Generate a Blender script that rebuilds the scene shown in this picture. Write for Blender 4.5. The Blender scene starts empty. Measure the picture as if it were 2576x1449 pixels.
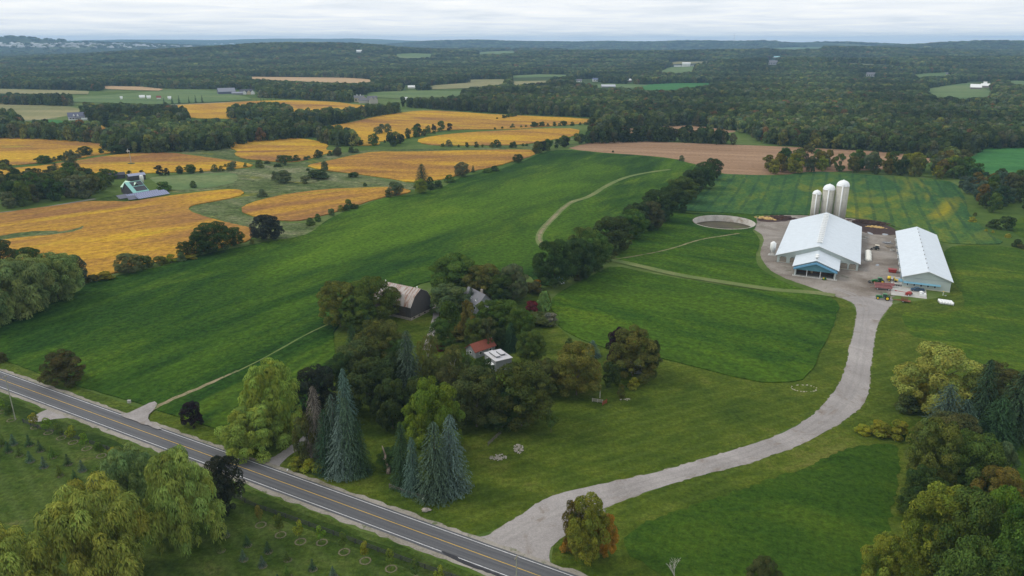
import bpy, math, random
import numpy as np
from mathutils import Vector, Matrix
from mathutils.geometry import tessellate_polygon

# ------------------------------------------------------------------ camera, sky, sun, exposure
S = bpy.context.scene
COL = S.collection
F = 1860.0; CX = 1288.0; CY = 724.5; H = 110.0
PITCH = math.atan((CY - 103.5) / F)
cam = bpy.data.cameras.new('camera'); co = bpy.data.objects.new('camera', cam); COL.objects.link(co)
co.location = (0, 0, H); co.rotation_euler = (math.pi / 2 - PITCH, 0, 0)
cam.sensor_width = 36; cam.lens = 36 * F / 2576; cam.clip_start = 1; cam.clip_end = 200000
S.camera = co

SUN_EL = math.radians(38); SUN_AZ = math.radians(-62)      # light comes from the left and slightly behind
sun_dir = Vector((math.sin(SUN_AZ) * math.cos(SUN_EL), math.cos(SUN_AZ) * math.cos(SUN_EL) * 0.35, math.sin(SUN_EL))).normalized()
W = bpy.data.worlds.new('World'); S.world = W; W.use_nodes = True
nt = W.node_tree; nt.nodes.clear(); N = nt.nodes.new; L = nt.links.new
out = N('ShaderNodeOutputWorld'); mixs = N('ShaderNodeMixShader'); b1 = N('ShaderNodeBackground'); b2 = N('ShaderNodeBackground')
sky = N('ShaderNodeTexSky'); sky.sky_type = 'NISHITA'; sky.sun_disc = False
sky.sun_elevation = SUN_EL; sky.sun_rotation = math.atan2(sun_dir.x, sun_dir.y)
L(sky.outputs[0], b1.inputs[0]); b1.inputs[1].default_value = 0.10
tc = N('ShaderNodeTexCoord'); sep = N('ShaderNodeSeparateXYZ'); L(tc.outputs['Generated'], sep.inputs[0])
mz = N('ShaderNodeMath'); mz.operation = 'MAXIMUM'; mz.inputs[1].default_value = 0.0; L(sep.outputs[2], mz.inputs[0])
az = N('ShaderNodeMath'); az.operation = 'ADD'; az.inputs[1].default_value = 0.035; L(mz.outputs[0], az.inputs[0])
dx = N('ShaderNodeMath'); dx.operation = 'DIVIDE'; L(sep.outputs[0], dx.inputs[0]); L(az.outputs[0], dx.inputs[1])
dy = N('ShaderNodeMath'); dy.operation = 'DIVIDE'; L(sep.outputs[1], dy.inputs[0]); L(az.outputs[0], dy.inputs[1])
cmb = N('ShaderNodeCombineXYZ'); L(dx.outputs[0], cmb.inputs[0]); L(dy.outputs[0], cmb.inputs[1])
n1 = N('ShaderNodeTexNoise'); n1.inputs['Scale'].default_value = 0.55; n1.inputs['Detail'].default_value = 7; n1.inputs['Roughness'].default_value = .58
n1.inputs['Distortion'].default_value = .4
L(cmb.outputs[0], n1.inputs[0])
cr = N('ShaderNodeValToRGB'); L(n1.outputs[0], cr.inputs[0])
cr.color_ramp.elements[0].position = .30; cr.color_ramp.elements[0].color = (.74, .785, .84, 1)
cr.color_ramp.elements[1].position = .68; cr.color_ramp.elements[1].color = (1.0, .995, .98, 1)
e_ = cr.color_ramp.elements.new(.47); e_.color = (.86, .885, .915, 1)
L(cr.outputs[0], b2.inputs[0]); b2.inputs[1].default_value = 1.16
mixs.inputs[0].default_value = 0.93
L(b1.outputs[0], mixs.inputs[1]); L(b2.outputs[0], mixs.inputs[2]); L(mixs.outputs[0], out.inputs[0])
sl = bpy.data.lights.new('sun', 'SUN'); sl.energy = 1.5; sl.angle = math.radians(12); sl.color = (1, .95, .86)
so = bpy.data.objects.new('sun', sl); COL.objects.link(so); so.rotation_euler = sun_dir.to_track_quat('Z', 'Y').to_euler()
S.view_settings.view_transform = 'Standard'; S.view_settings.look = 'None'; S.view_settings.gamma = 1
S.view_settings.exposure = 0.0
S.render.engine = 'CYCLES'
S.cycles.use_denoising = True
S.cycles.max_bounces = 5; S.cycles.diffuse_bounces = 2; S.cycles.transmission_bounces = 3; S.cycles.volume_bounces = 2
S.cycles.transparent_max_bounces = 6

# ------------------------------------------------------------------ picture <-> world
cP, sP = math.cos(PITCH), math.sin(PITCH)
def at(x, y, z=0.0):
    u = (x - CX) / F; v = (CY - y) / F
    t = (z - H) / (-sP + v * cP)
    return (u * t, (cP + v * sP) * t)
def proj(X, Y, Z):
    d = Y * cP - (Z - H) * sP; v = Y * sP + (Z - H) * cP
    return CX + F * X / d, CY - F * v / d, d
def zof(X, Y, y):
    lo, hi = 0., 90.
    for _ in range(40):
        m = (lo + hi) / 2
        if proj(X, Y, m)[1] > y: lo = m
        else: hi = m
    return lo
def inpoly(x, y, P):
    r = np.zeros(np.shape(x), bool); n = len(P); j = n - 1
    for i in range(n):
        xi, yi = P[i]; xj, yj = P[j]
        if yi != yj:
            c = ((yi > y) != (yj > y)) & (x < (xj - xi) * (y - yi) / (yj - yi) + xi)
            r ^= c
        j = i
    return r

def hpos(xD, km):                       # ground point on the azimuth of picture column xD, km away
    u = (xD - CX) / F * cP
    Y = km * 1000 / math.sqrt(1 + u * u); return u * Y, Y
HILLS = []
for xD, km, sx, sy, h in [(640, 4.3, .95, .7, 60), (860, 4.6, .6, .55, 34), (2010, 2.9, .42, .40, 46), (1740, 3.9, .5, .45, 22), (1560, 4.3, 1.0, .5, 36),
                          (1250, 5.6, 1.3, .6, 40), (2350, 5.4, .9, .6, 48), (2150, 4.6, .6, .4, 40), (2600, 3.6, .6, .5, 44), (2380, 2.3, .28, .22, 16),
                          (1500, 9.0, 1.7, .7, 74), (1120, 9.3, 1.1, .6, 76), (1850, 8.6, 1.4, .6, 64), (2480, 7.0, 1.0, .6, 70), (2150, 8.8, 1.1, .6, 50),
                          (-120, 8.6, 1.5, .8, 135), (330, 8.9, 1.1, .6, 62), (300, 14.5, 2.6, 1.0, 125), (760, 15, 2.6, 1.0, 110), (-700, 9.6, 1.6, 1.0, 120),
                          (3100, 8, 1.6, 1.0, 80), (1300, 14., 5, 1.0, 80)]:
    a, b = hpos(xD, km); HILLS.append((a, b, sx * 1000, sy * 1000, h))
def terr(X, Y):
    X = np.asarray(X, float); Y = np.asarray(Y, float)
    s = np.clip((Y - 1900) / 1500, 0, 1); s = s * s * (3 - 2 * s)
    h = np.zeros_like(X + Y)
    for a, b, sx, sy, k in HILLS:
        h = h + k * np.exp(-((X - a) / sx) ** 2 - ((Y - b) / sy) ** 2)
    n = 6 * np.sin(X / 310 + 1.3 * np.sin(Y / 420)) * np.sin(Y / 260 + .8 * np.sin(X / 500)) + 3 * np.sin(X / 130 + 2) * np.sin(Y / 150 + X / 400)
    valley = np.exp(-((X + 4500) / 4000) ** 2 - ((Y - 7000) / 2000) ** 2)      # the town lies in a flat valley
    return s * (h + n * (1 - .9 * valley) + 4)
def at_t(x, y, lift=0.0):
    u = (x - CX) / F; v = (CY - y) / F
    ts = np.concatenate([np.linspace(100, 3000, 600), np.geomspace(3010, 60000, 900)])
    X = u * ts; Y = (cP + v * sP) * ts; Z = H + (-sP + v * cP) * ts
    k = np.nonzero(Z < terr(X, Y))[0]
    k = k[0] if len(k) else len(ts) - 1
    return float(X[k]), float(Y[k]), float(terr(X[k], Y[k])) + lift

# ------------------------------------------------------------------ object helpers
def tag(o, label=None, cat=None, group=None, kind=None):
    if label: o['label'] = label
    if cat: o['category'] = cat
    if group: o['group'] = group
    if kind: o['kind'] = kind
    return o
def thing(name, label, cat, loc=(0, 0, 0), rotz=0., group=None):
    o = bpy.data.objects.new(name, None); COL.objects.link(o); o.location = loc; o.rotation_euler = (0, 0, rotz)
    o.empty_display_size = .5
    return tag(o, label, cat, group)
def mesh_obj(name, me, mat, parent=None):
    o = bpy.data.objects.new(name, me); COL.objects.link(o)
    if mat is not None:
        if len(me.materials) == 0: me.materials.append(mat)
    if parent is not None: o.parent = parent
    return o
class MB:
    def __init__(s): s.v = []; s.f = []
    def add(s, vs, fs):
        k = len(s.v); s.v += [tuple(v) for v in vs]; s.f += [tuple(i + k for i in f) for f in fs]; return s
    def box(s, c, d, rz=0., ry=0.):
        x, y, z = d[0] / 2, d[1] / 2, d[2] / 2; M = Matrix.Rotation(rz, 3, 'Z') @ Matrix.Rotation(ry, 3, 'Y'); C = Vector(c)
        vs = [C + M @ Vector((i * x, j * y, k * z)) for k in (-1, 1) for j in (-1, 1) for i in (-1, 1)]
        return s.add(vs, [(0, 2, 3, 1), (4, 5, 7, 6), (0, 1, 5, 4), (2, 6, 7, 3), (0, 4, 6, 2), (1, 3, 7, 5)])
    def tube(s, p0, p1, r0, r1=None, n=10, caps=True):
        r1 = r0 if r1 is None else r1; p0 = Vector(p0); p1 = Vector(p1); d = (p1 - p0).normalized()
        a = d.orthogonal().normalized(); b = d.cross(a)
        vs = [p + r * (math.cos(t) * a + math.sin(t) * b) for p, r in ((p0, r0), (p1, r1)) for t in [2 * math.pi * i / n for i in range(n)]]
        fs = [(i, (i + 1) % n, n + (i + 1) % n, n + i) for i in range(n)]
        if caps: fs += [tuple(range(n))[::-1], tuple(range(n, 2 * n))]
        return s.add(vs, fs)
    def prism(s, prof, y0, y1, axis='y'):           # profile in (x,z) extruded along y (or profile (y,z) along x)
        n = len(prof)
        if axis == 'y': vs = [(x, y0, z) for x, z in prof] + [(x, y1, z) for x, z in prof]
        elif axis == 'x': vs = [(y0, x, z) for x, z in prof] + [(y1, x, z) for x, z in prof]
        else: vs = [(x, z, y0) for x, z in prof] + [(x, z, y1) for x, z in prof]
        return s.add(vs, [(i, (i + 1) % n, n + (i + 1) % n, n + i) for i in range(n)] + [tuple(range(n))[::-1], tuple(range(n, 2 * n))])
    def lathe(s, prof, c=(0, 0, 0), n=20):
        vs = []; fs = []; m = len(prof)
        for r, z in prof:
            for i in range(n):
                t = 2 * math.pi * i / n; vs.append((c[0] + r * math.cos(t), c[1] + r * math.sin(t), c[2] + z))
        for j in range(m - 1):
            for i in range(n):
                a = j * n + i; b = j * n + (i + 1) % n; fs.append((a, b, b + n, a + n))
        fs.append(tuple(range(n))[::-1]); fs.append(tuple(range((m - 1) * n, m * n)))
        return s.add(vs, fs)
    def blob(s, c, r, seed=0, n=8, jit=.25, flat=1.):
        rng = random.Random(seed); vs = [(c[0], c[1], c[2] + r[2])]; fs = []; m = max(3, n // 2)
        for j in range(1, m):
            ph = math.pi * j / m
            for i in range(n):
                t = 2 * math.pi * i / n; k = 1 + rng.uniform(-jit, jit)
                vs.append((c[0] + r[0] * k * math.sin(ph) * math.cos(t), c[1] + r[1] * k * math.sin(ph) * math.sin(t), c[2] + r[2] * k * math.cos(ph)))
        vs.append((c[0], c[1], c[2] - r[2])); e = len(vs) - 1
        for i in range(n):
            fs.append((0, 1 + i, 1 + (i + 1) % n)); a = 1 + (m - 2) * n
            fs.append((e, a + (i + 1) % n, a + i))
        for j in range(m - 2):
            for i in range(n):
                a = 1 + j * n + i; b = 1 + j * n + (i + 1) % n; fs.append((a, a + n, b + n, b))
        return s.add(vs, fs)
    def mesh(s, name, smooth=False):
        me = bpy.data.meshes.new(name); me.from_pydata(s.v, [], s.f); me.validate(); me.update()
        if smooth: me.polygons.foreach_set('use_smooth', [True] * len(me.polygons))
        return me
    def build(s, name, mat, parent=None, smooth=False): return mesh_obj(name, s.mesh(name, smooth), mat, parent)

# ------------------------------------------------------------------ materials
def newmat(name):
    m = bpy.data.materials.new(name); m.use_nodes = True; t = m.node_tree; t.nodes.clear()
    o = t.nodes.new('ShaderNodeOutputMaterial'); b = t.nodes.new('ShaderNodeBsdfPrincipled'); t.links.new(b.outputs[0], o.inputs[0])
    b.inputs['Roughness'].default_value = .85; b.inputs['Specular IOR Level'].default_value = .25
    return m, t, b
def node(t, kind, ins=None, **kw):
    n = t.nodes.new(kind)
    for k, v in kw.items(): setattr(n, k, v)
    for k, v in (ins or {}).items():
        if hasattr(v, 'node'): t.links.new(v, n.inputs[k])
        else: n.inputs[k].default_value = v
    return n
def mapped(t, ang=0., stretch=(1, 1, 1)):
    g = node(t, 'ShaderNodeNewGeometry')
    m1 = node(t, 'ShaderNodeMapping', {0: g.outputs['Position'], 'Rotation': (0, 0, ang)})
    return node(t, 'ShaderNodeMapping', {0: m1.outputs[0], 'Scale': stretch}).outputs[0]
def noise(t, vec, scale, detail=4, rough=.6, dist=0.):
    return node(t, 'ShaderNodeTexNoise', {'Vector': vec, 'Scale': scale, 'Detail': detail, 'Roughness': rough, 'Distortion': dist}).outputs['Fac']
def ramp(t, fac, stops):
    r = node(t, 'ShaderNodeValToRGB', {0: fac}); e = r.color_ramp.elements
    while len(e) < len(stops): e.new(.5)
    for i, (p, c) in enumerate(stops): e[i].position = p; e[i].color = (*c, 1)
    return r.outputs[0]
def mixc(t, fac, a, b, mode='MIX'):
    n = t.nodes.new('ShaderNodeMix'); n.data_type = 'RGBA'; n.blend_type = mode
    for idx, v in ((0, fac), (6, a), (7, b)):
        if hasattr(v, 'node'): t.links.new(v, n.inputs[idx])
        else: n.inputs[idx].default_value = v if idx == 0 else (*v, 1)
    return n.outputs[2]
def mth(t, op, a, b=0.):
    return node(t, 'ShaderNodeMath', {0: a, 1: b}, operation=op).outputs[0]
def bump(t, b, h, strength, dist=.3):
    n = node(t, 'ShaderNodeBump', {'Height': h, 'Strength': strength, 'Distance': dist}); t.links.new(n.outputs[0], b.inputs['Normal'])

def field_mat(name, stops, ang=0., stretch=(.35, 1, 1), big=.012, mid=.09, fine=1.6, patch=None, lines=None, amp=.5, stripes=None, bstr=.6, patch2=None):
    """crop or grass surface: large drifts, streaks along the rows, fine tufts; optional patches and tramlines"""
    m, t, b = newmat(name)
    v = mapped(t, ang, stretch); g = mapped(t, ang)
    n1 = noise(t, v, big, 5, .62, .6); n2 = noise(t, v, mid, 5, .65, .4); n3 = noise(t, g, fine, 3, .7)
    f = mth(t, 'ADD', mth(t, 'MULTIPLY', n1, .55), mth(t, 'ADD', mth(t, 'MULTIPLY', n2, .55), mth(t, 'MULTIPLY', n3, .38)))
    f = mth(t, 'SUBTRACT', f, .24)
    c = ramp(t, f, stops)
    if patch:
        pc, pscale, plo, phi = patch
        pn = noise(t, v, pscale, 4, .6, 1.0)
        pf = ramp(t, pn, [(plo, (0, 0, 0)), (phi, (1, 1, 1))])
        c = mixc(t, pf, c, pc)
    if patch2:
        pc, pscale, plo, phi = patch2
        mp2 = node(t, 'ShaderNodeMapping', {0: v, 'Location': (311, 77, 5)}).outputs[0]
        c = mixc(t, ramp(t, noise(t, mp2, pscale, 4, .65, .8), [(plo, (0, 0, 0)), (phi, (1, 1, 1))]), c, pc)
    if lines:
        la, per, wid, lc, st = lines
        g2 = mapped(t, la); sx = node(t, 'ShaderNodeSeparateXYZ', {0: g2})
        wob = noise(t, g2, .01, 2)
        q = mth(t, 'ADD', mth(t, 'DIVIDE', sx.outputs[0], per), mth(t, 'MULTIPLY', wob, .45))
        fr = mth(t, 'ABSOLUTE', mth(t, 'SUBTRACT', mth(t, 'FRACT', q), .5))
        lf = ramp(t, fr, [(0, (1, 1, 1)), (wid * .6, (1, 1, 1)), (wid, (0, 0, 0))])
        brk = ramp(t, noise(t, g2, .05, 3), [(.3, (.15,) * 3), (.6, (1,) * 3)])
        c = mixc(t, mth(t, 'MULTIPLY', mth(t, 'MULTIPLY', lf, brk), st), c, lc)
    if stripes:
        sa, per, st, sc = stripes
        g3 = mapped(t, sa); sx = node(t, 'ShaderNodeSeparateXYZ', {0: g3})
        wob = noise(t, g3, .012, 3)
        q = mth(t, 'SINE', mth(t, 'ADD', mth(t, 'MULTIPLY', sx.outputs[0], 6.283 / per), mth(t, 'MULTIPLY', wob, 7.)))
        brk = noise(t, g3, .06, 4)
        q = mth(t, 'MULTIPLY', mth(t, 'MAXIMUM', q, 0.), mth(t, 'MULTIPLY', brk, st * 1.7))
        c = mixc(t, q, c, sc)
    f3 = noise(t, g, fine * .35, 4, .7)
    c = mixc(t, amp, c, ramp(t, f3, [(.32, (.25,) * 3), (.68, (1.55,) * 3)]), 'MULTIPLY')
    t.links.new(c, b.inputs['Base Color']); b.inputs['Roughness'].default_value = 1; b.inputs['Specular IOR Level'].default_value = .05
    bump(t, b, mth(t, 'ADD', noise(t, g, fine, 3, .7), mth(t, 'MULTIPLY', noise(t, v, mid * 3, 3), 2.)), bstr, .5)
    return m
def plain(name, c, rough=.6, var=.12, scale=2., metal=0., spec=.3, dirt=None, bmp=0.):
    m, t, b = newmat(name)
    tcn = node(t, 'ShaderNodeTexCoord').outputs['Object']
    n = noise(t, tcn, scale, 4)
    c2 = mixc(t, 1., c, ramp(t, n, [(.3, (1 - var,) * 3), (.7, (1 + var,) * 3)]), 'MULTIPLY')
    if dirt: c2 = mixc(t, ramp(t, noise(t, tcn, dirt[1], 5, .7), [(dirt[2], (0,) * 3), (dirt[3], (1,) * 3)]), c2, dirt[0])
    t.links.new(c2, b.inputs['Base Color']); b.inputs['Roughness'].default_value = rough; b.inputs['Metallic'].default_value = metal
    b.inputs['Specular IOR Level'].default_value = spec
    if bmp: bump(t, b, noise(t, tcn, scale * 4, 4), bmp, .1)
    return m
def ribbed(name, c, per, axis, rough=.45, depth=.35, rust=None, spec=.35, dark=.8):
    """sheet metal or board surface with ribs running along one axis"""
    m, t, b = newmat(name)
    tcn = node(t, 'ShaderNodeTexCoord').outputs['Object']; sx = node(t, 'ShaderNodeSeparateXYZ', {0: tcn})
    w = mth(t, 'FRACT', mth(t, 'DIVIDE', sx.outputs[axis], per))
    rf = ramp(t, w, [(0, (dark,) * 3), (.14, (1,) * 3), (.86, (1,) * 3), (1, (dark,) * 3)])
    n = noise(t, tcn, .35, 5, .6)
    c2 = mixc(t, 1., c, ramp(t, n, [(.3, (.93,) * 3), (.7, (1.05,) * 3)]), 'MULTIPLY')
    c2 = mixc(t, 1., c2, rf, 'MULTIPLY')
    if rust:
        mp = node(t, 'ShaderNodeMapping', {0: tcn, 'Scale': rust[3]}).outputs[0]
        c2 = mixc(t, ramp(t, noise(t, mp, 1., 6, .7), [(rust[1], (0,) * 3), (rust[2], (1,) * 3)]), c2, rust[0])
    t.links.new(c2, b.inputs['Base Color']); b.inputs['Roughness'].default_value = rough; b.inputs['Specular IOR Level'].default_value = spec
    bump(t, b, w, depth, .03)
    return m

def leaf_mat(name, source):
    m, t, b = newmat(name); t.nodes.remove(b)
    o = [n for n in t.nodes if n.type == 'OUTPUT_MATERIAL'][0]
    if source == 'object': c = node(t, 'ShaderNodeObjectInfo').outputs['Color']
    else: c = node(t, 'ShaderNodeAttribute', attribute_type='INSTANCER', attribute_name='leaf').outputs['Color']
    tint = node(t, 'ShaderNodeAttribute', attribute_type='GEOMETRY', attribute_name='tint').outputs['Color']
    c = mixc(t, 1., c, tint, 'MULTIPLY')
    d = node(t, 'ShaderNodeBsdfDiffuse', {0: c}); tr = node(t, 'ShaderNodeBsdfTranslucent', {0: c})
    mx = node(t, 'ShaderNodeMixShader', {0: .16, 1: d.outputs[0], 2: tr.outputs[0]})
    t.links.new(mx.outputs[0], o.inputs[0]); return m
LEAF = leaf_mat('leaves', 'object'); LEAFI = leaf_mat('woodland_leaves', 'inst')
BARK = plain('bark', (.13, .105, .085), .95, .3, 6, bmp=.5)
BARKW = plain('pale_bark', (.42, .40, .36), .9, .25, 5, bmp=.3)

# ------------------------------------------------------------------ ground sheets
def refine(P, step, jit, rng):
    o = []
    n = len(P)
    for i in range(n):
        a = Vector(P[i]); b = Vector(P[(i + 1) % n]); d = (b - a).length; k = max(1, min(400, int(d / step)))
        nn = Vector((-(b - a).y, (b - a).x)); nn = nn / max(nn.length, 1e-6)
        for j in range(k):
            p = a.lerp(b, j / k)
            if jit: p = p + nn * rng.uniform(-jit, jit)
            o.append((p.x, p.y))
    return o
def smooth_poly(P, it=2, closed=True):
    for _ in range(it):
        Q = []; n = len(P)
        for i in range(n if closed else n - 1):
            a = P[i]; b = P[(i + 1) % n]
            Q += [(a[0] * .75 + b[0] * .25, a[1] * .75 + b[1] * .25), (a[0] * .25 + b[0] * .75, a[1] * .25 + b[1] * .75)]
        P = Q if closed else [P[0]] + Q + [P[-1]]
    return P
def sheet(name, PD, mat, z, world=False, hole=None, thick=0., step=4., jit=.35, smooth=1, kind='structure', parent=None):
    rng = random.Random(hash(len(PD)) + int(z * 1000))
    P = list(PD) if world else [at(*p) for p in PD]
    if smooth: P = smooth_poly(P, smooth)
    P = refine(P, step, jit, rng)
    loops = [[Vector((x, y, z)) for x, y in P]]
    if hole: loops.append([Vector((x, y, z)) for x, y in hole])
    flat = [v for l in loops for v in l]
    tri = tessellate_polygon(loops)
    me = bpy.data.meshes.new(name); fs = []
    for a, b, c in tri:
        n = (flat[b] - flat[a]).cross(flat[c] - flat[a]).z
        fs.append((a, b, c) if n > 0 else (a, c, b))
    vs = [tuple(v) for v in flat]
    if thick:
        n = len(vs)
        vs += [(v[0], v[1], z - thick) for v in vs]
        k = 0
        for l in loops:
            m_ = len(l)
            fs += [(k + i, k + (i + 1) % m_, n + k + (i + 1) % m_, n + k + i) for i in range(m_)]; k += m_
    me.from_pydata(vs, [], fs); me.update()
    o = mesh_obj(name, me, mat, parent)
    if kind: o['kind'] = kind
    return o
def ribbon(name, PD, width, mat, z, world=False, kind='structure', jit=.15, smooth=2, parent=None):
    P = list(PD) if world else [at(*p) for p in PD]
    P = smooth_poly(P, smooth, False) if smooth else P
    rng = random.Random(len(P)); Q = []
    for i in range(len(P) - 1):
        a = Vector(P[i]); b = Vector(P[i + 1]); k = max(1, int((b - a).length / 3))
        Q += [a.lerp(b, j / k) for j in range(k)]
    Q.append(Vector(P[-1])); vs = []; fs = []
    for i, p in enumerate(Q):
        d = (Q[min(i + 1, len(Q) - 1)] - Q[max(i - 1, 0)]).normalized(); nn = Vector((-d.y, d.x))
        w = width(i / (len(Q) - 1)) if callable(width) else width
        for s in (1, -1):
            q = p + nn * s * (w / 2 + rng.uniform(-jit, jit)); vs.append((q.x, q.y, z))
    for i in range(len(Q) - 1): fs.append((2 * i, 2 * i + 1, 2 * i + 3, 2 * i + 2))
    me = bpy.data.meshes.new(name); me.from_pydata(vs, [], fs); me.update()
    o = mesh_obj(name, me, mat, parent)
    if kind: o['kind'] = kind
    return o
def dird(a, b):
    p = at(*a); q = at(*b); return math.atan2(q[1] - p[1], q[0] - p[0])

# pit
PC = (135.5, 462.2); PR = 19.3
circle = [(PC[0] + PR * math.cos(2 * math.pi * i / 64), PC[1] + PR * math.sin(2 * math.pi * i / 64)) for i in range(64)]

# base ground: near pasture, far woodland floor
m, t, b = newmat('ground')
g = mapped(t); sx = node(t, 'ShaderNodeSeparateXYZ', {0: g})
near = ramp(t, mth(t, 'ADD', mth(t, 'MULTIPLY', noise(t, g, .008, 5, .6, .5), .6), mth(t, 'MULTIPLY', noise(t, g, .12, 5, .7), .4)),
            [(.30, (.034, .072, .012)), (.48, (.072, .115, .022)), (.62, (.13, .165, .055)), (.75, (.20, .21, .095))])
far = ramp(t, noise(t, g, .0012, 6, .62, .4), [(.35, (.020, .034, .014)), (.52, (.035, .052, .020)), (.62, (.085, .105, .045)), (.70, (.20, .19, .11))])
c = mixc(t, ramp(t, mth(t, 'DIVIDE', sx.outputs[1], 4000.), [(.42, (0,) * 3), (.62, (1,) * 3)]), near, far)
t.links.new(c, b.inputs['Base Color']); b.inputs['Roughness'].default_value = 1; b.inputs['Specular IOR Level'].default_value = .05
bump(t, b, noise(t, g, .8, 4, .7), .5, .4)
GROUND = m
def axis(lo, hi, step, far):
    a = list(np.arange(lo, hi + 1, step)); d = step
    while a[-1] < far: d *= 1.15; a.append(a[-1] + d)
    return a
ys = axis(-300, 9000, 60, 16500)
xr = axis(0, 6000, 60, 16500); xs = [-x for x in xr[:0:-1]] + xr
XX, YY = np.meshgrid(xs, ys); ZZ = terr(XX, YY)
nx, ny = len(xs), len(ys)
vs = np.stack([XX.ravel(), YY.ravel(), ZZ.ravel()], 1).tolist(); fs = []
cell = []
for j in range(ny - 1):
    for i in range(nx - 1):
        if xs[i] < PC[0] + PR + 2 and xs[i + 1] > PC[0] - PR - 2 and ys[j] < PC[1] + PR + 2 and ys[j + 1] > PC[1] - PR - 2:
            cell.append((i, j)); continue
        a = j * nx + i; fs.append((a, a + 1, a + nx + 1, a + nx))
i0 = min(c_[0] for c_ in cell); i1 = max(c_[0] for c_ in cell) + 1; j0 = min(c_[1] for c_ in cell); j1 = max(c_[1] for c_ in cell) + 1
ring = [j0 * nx + i for i in range(i0, i1)] + [j * nx + i1 for j in range(j0, j1)] + [j1 * nx + i for i in range(i1, i0, -1)] + [j * nx + i0 for j in range(j1, j0, -1)]
k0 = len(vs); vs += [[x, y, 0.] for x, y in circle]
tri = tessellate_polygon([[Vector(vs[i]) for i in ring], [Vector((x, y, 0)) for x, y in circle]])
idx = ring + list(range(k0, k0 + 64))
for a, b_, c_ in tri:
    a, b_, c_ = idx[a], idx[b_], idx[c_]
    A, B_, C_ = Vector(vs[a]), Vector(vs[b_]), Vector(vs[c_])
    fs.append((a, b_, c_) if (B_ - A).cross(C_ - A).z > 0 else (a, c_, b_))
me = bpy.data.meshes.new('ground'); me.from_pydata(vs, [], fs); me.update()
gr = mesh_obj('ground', me, GROUND); gr['kind'] = 'structure'

# ---- palette of surface materials
A_F1 = dird((345, 1040), (620, 925))
ALF = field_mat('alfalfa', [(.33, (.012, .038, .007)), (.46, (.023, .062, .007)), (.57, (.045, .094, .008)), (.70, (.100, .150, .011))], -A_F1 - .1, (.3, 1, 1), .011, .06, 1.3, amp=.6, bstr=.9, patch=((.080, .152, .010), .012, .48, .72), patch2=((.110, .175, .014), .022, .58, .75))
ALF2 = field_mat('alfalfa_right', [(.33, (.014, .043, .008)), (.47, (.027, .071, .008)), (.58, (.050, .103, .008)), (.72, (.105, .155, .011))], -dird((1500, 860), (1700, 915)), (.3, 1, 1), .016, .08, 1.4, amp=.6, bstr=.9, patch=((.078, .140, .010), .018, .48, .72))
CROPR = field_mat('crop_green', [(.30, (.022, .056, .007)), (.47, (.038, .082, .008)), (.60, (.064, .110, .010)), (.74, (.11, .14, .015))], .3, (.5, 1, 1), .012, .07, 1.8, amp=.55, bstr=1.)
LA = dird((2234, 560), (2204, 444))
SOYG = field_mat('green_beans', [(.34, (.026, .070, .024)), (.47, (.040, .098, .030)), (.57, (.070, .128, .026)), (.70, (.16, .17, .02))], -LA, (.4, 1, 1), .014, .09, 1.2,
                 patch=((.27, .235, .018), .012, .60, .74), lines=(math.pi / 2 - LA, 10.4, .13, (.014, .050, .028), .55), amp=.45)
def soy(name, ang, brown=.5):
    return field_mat(name, [(.33, (.22, .105, .032)), (.43, (.33, .175, .036)), (.51, (.43, .240, .030)), (.61, (.50, .315, .024)), (.75, (.39, .31, .032))], ang, (.28, 1, 1), .008, .045, .8,
                     patch=((.25, .125, .045), .013, brown - .02, brown + .12), patch2=((.33, .29, .02), .016, .62, .76), amp=.5, bstr=.6)
SOY1 = soy('ripe_beans', -dird((100, 600), (400, 560)), .50); SOY2 = soy('ripe_beans_far', -dird((900, 300), (1250, 320)), .56); SOY3 = soy('ripe_beans_mid', -dird((850, 400), (1200, 400)), .53)
TILL = field_mat('tilled_soil', [(.33, (.20, .118, .068)), (.5, (.275, .172, .102)), (.68, (.36, .235, .145))], -dird((1500, 365), (1900, 380)), (.12, 1, 1), .012, .08, .9, amp=.3)
LAWN = field_mat('mown_lawn', [(.33, (.034, .062, .008)), (.46, (.055, .087, .009)), (.57, (.084, .113, .012)), (.71, (.16, .152, .04))], 0, (.8, 1, 1), .018, .12, 2.2,
                 stripes=(math.pi / 2 - dird((1500, 1150), (1900, 1030)), 4.6, .24, (.115, .155, .03)), amp=.5)
LAWN2 = field_mat('nursery_lawn', [(.33, (.028, .056, .011)), (.48, (.046, .078, .012)), (.6, (.075, .105, .020)), (.72, (.15, .135, .055))], 0, (.8, 1, 1), .02, .13, 2.2,
                  stripes=(math.pi / 2 - dird((100, 1240), (160, 1330)), 5.5, .5, (.085, .12, .03)), amp=.55)
MEAD = field_mat('rough_meadow', [(.30, (.035, .065, .018)), (.44, (.075, .105, .032)), (.53, (.12, .145, .058)), (.62, (.20, .20, .11)), (.75, (.30, .27, .18))], .4, (.5, 1, 1), .012, .08, .7,
                 patch=((.21, .20, .02), .03, .62, .72), amp=.75, bstr=1.)
PAST = field_mat('pale_pasture', [(.33, (.075, .125, .05)), (.5, (.11, .165, .06)), (.66, (.17, .20, .085))], 0, (.15, 1, 1), .006, .03, .3, amp=.25)
PAST2 = field_mat('straw_pasture', [(.33, (.15, .155, .065)), (.5, (.22, .21, .10)), (.66, (.30, .26, .13))], 0, (.15, 1, 1), .006, .03, .3, amp=.25)
PINK = field_mat('stubble', [(.33, (.33, .22, .12)), (.5, (.42, .29, .16)), (.66, (.50, .35, .19))], 0, (.1, 1, 1), .006, .03, .3, amp=.25)
GRFAR = field_mat('far_green', [(.33, (.03, .11, .03)), (.5, (.045, .15, .04)), (.66, (.08, .19, .05))], 0, (.15, 1, 1), .006, .03, .3, amp=.25)
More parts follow.
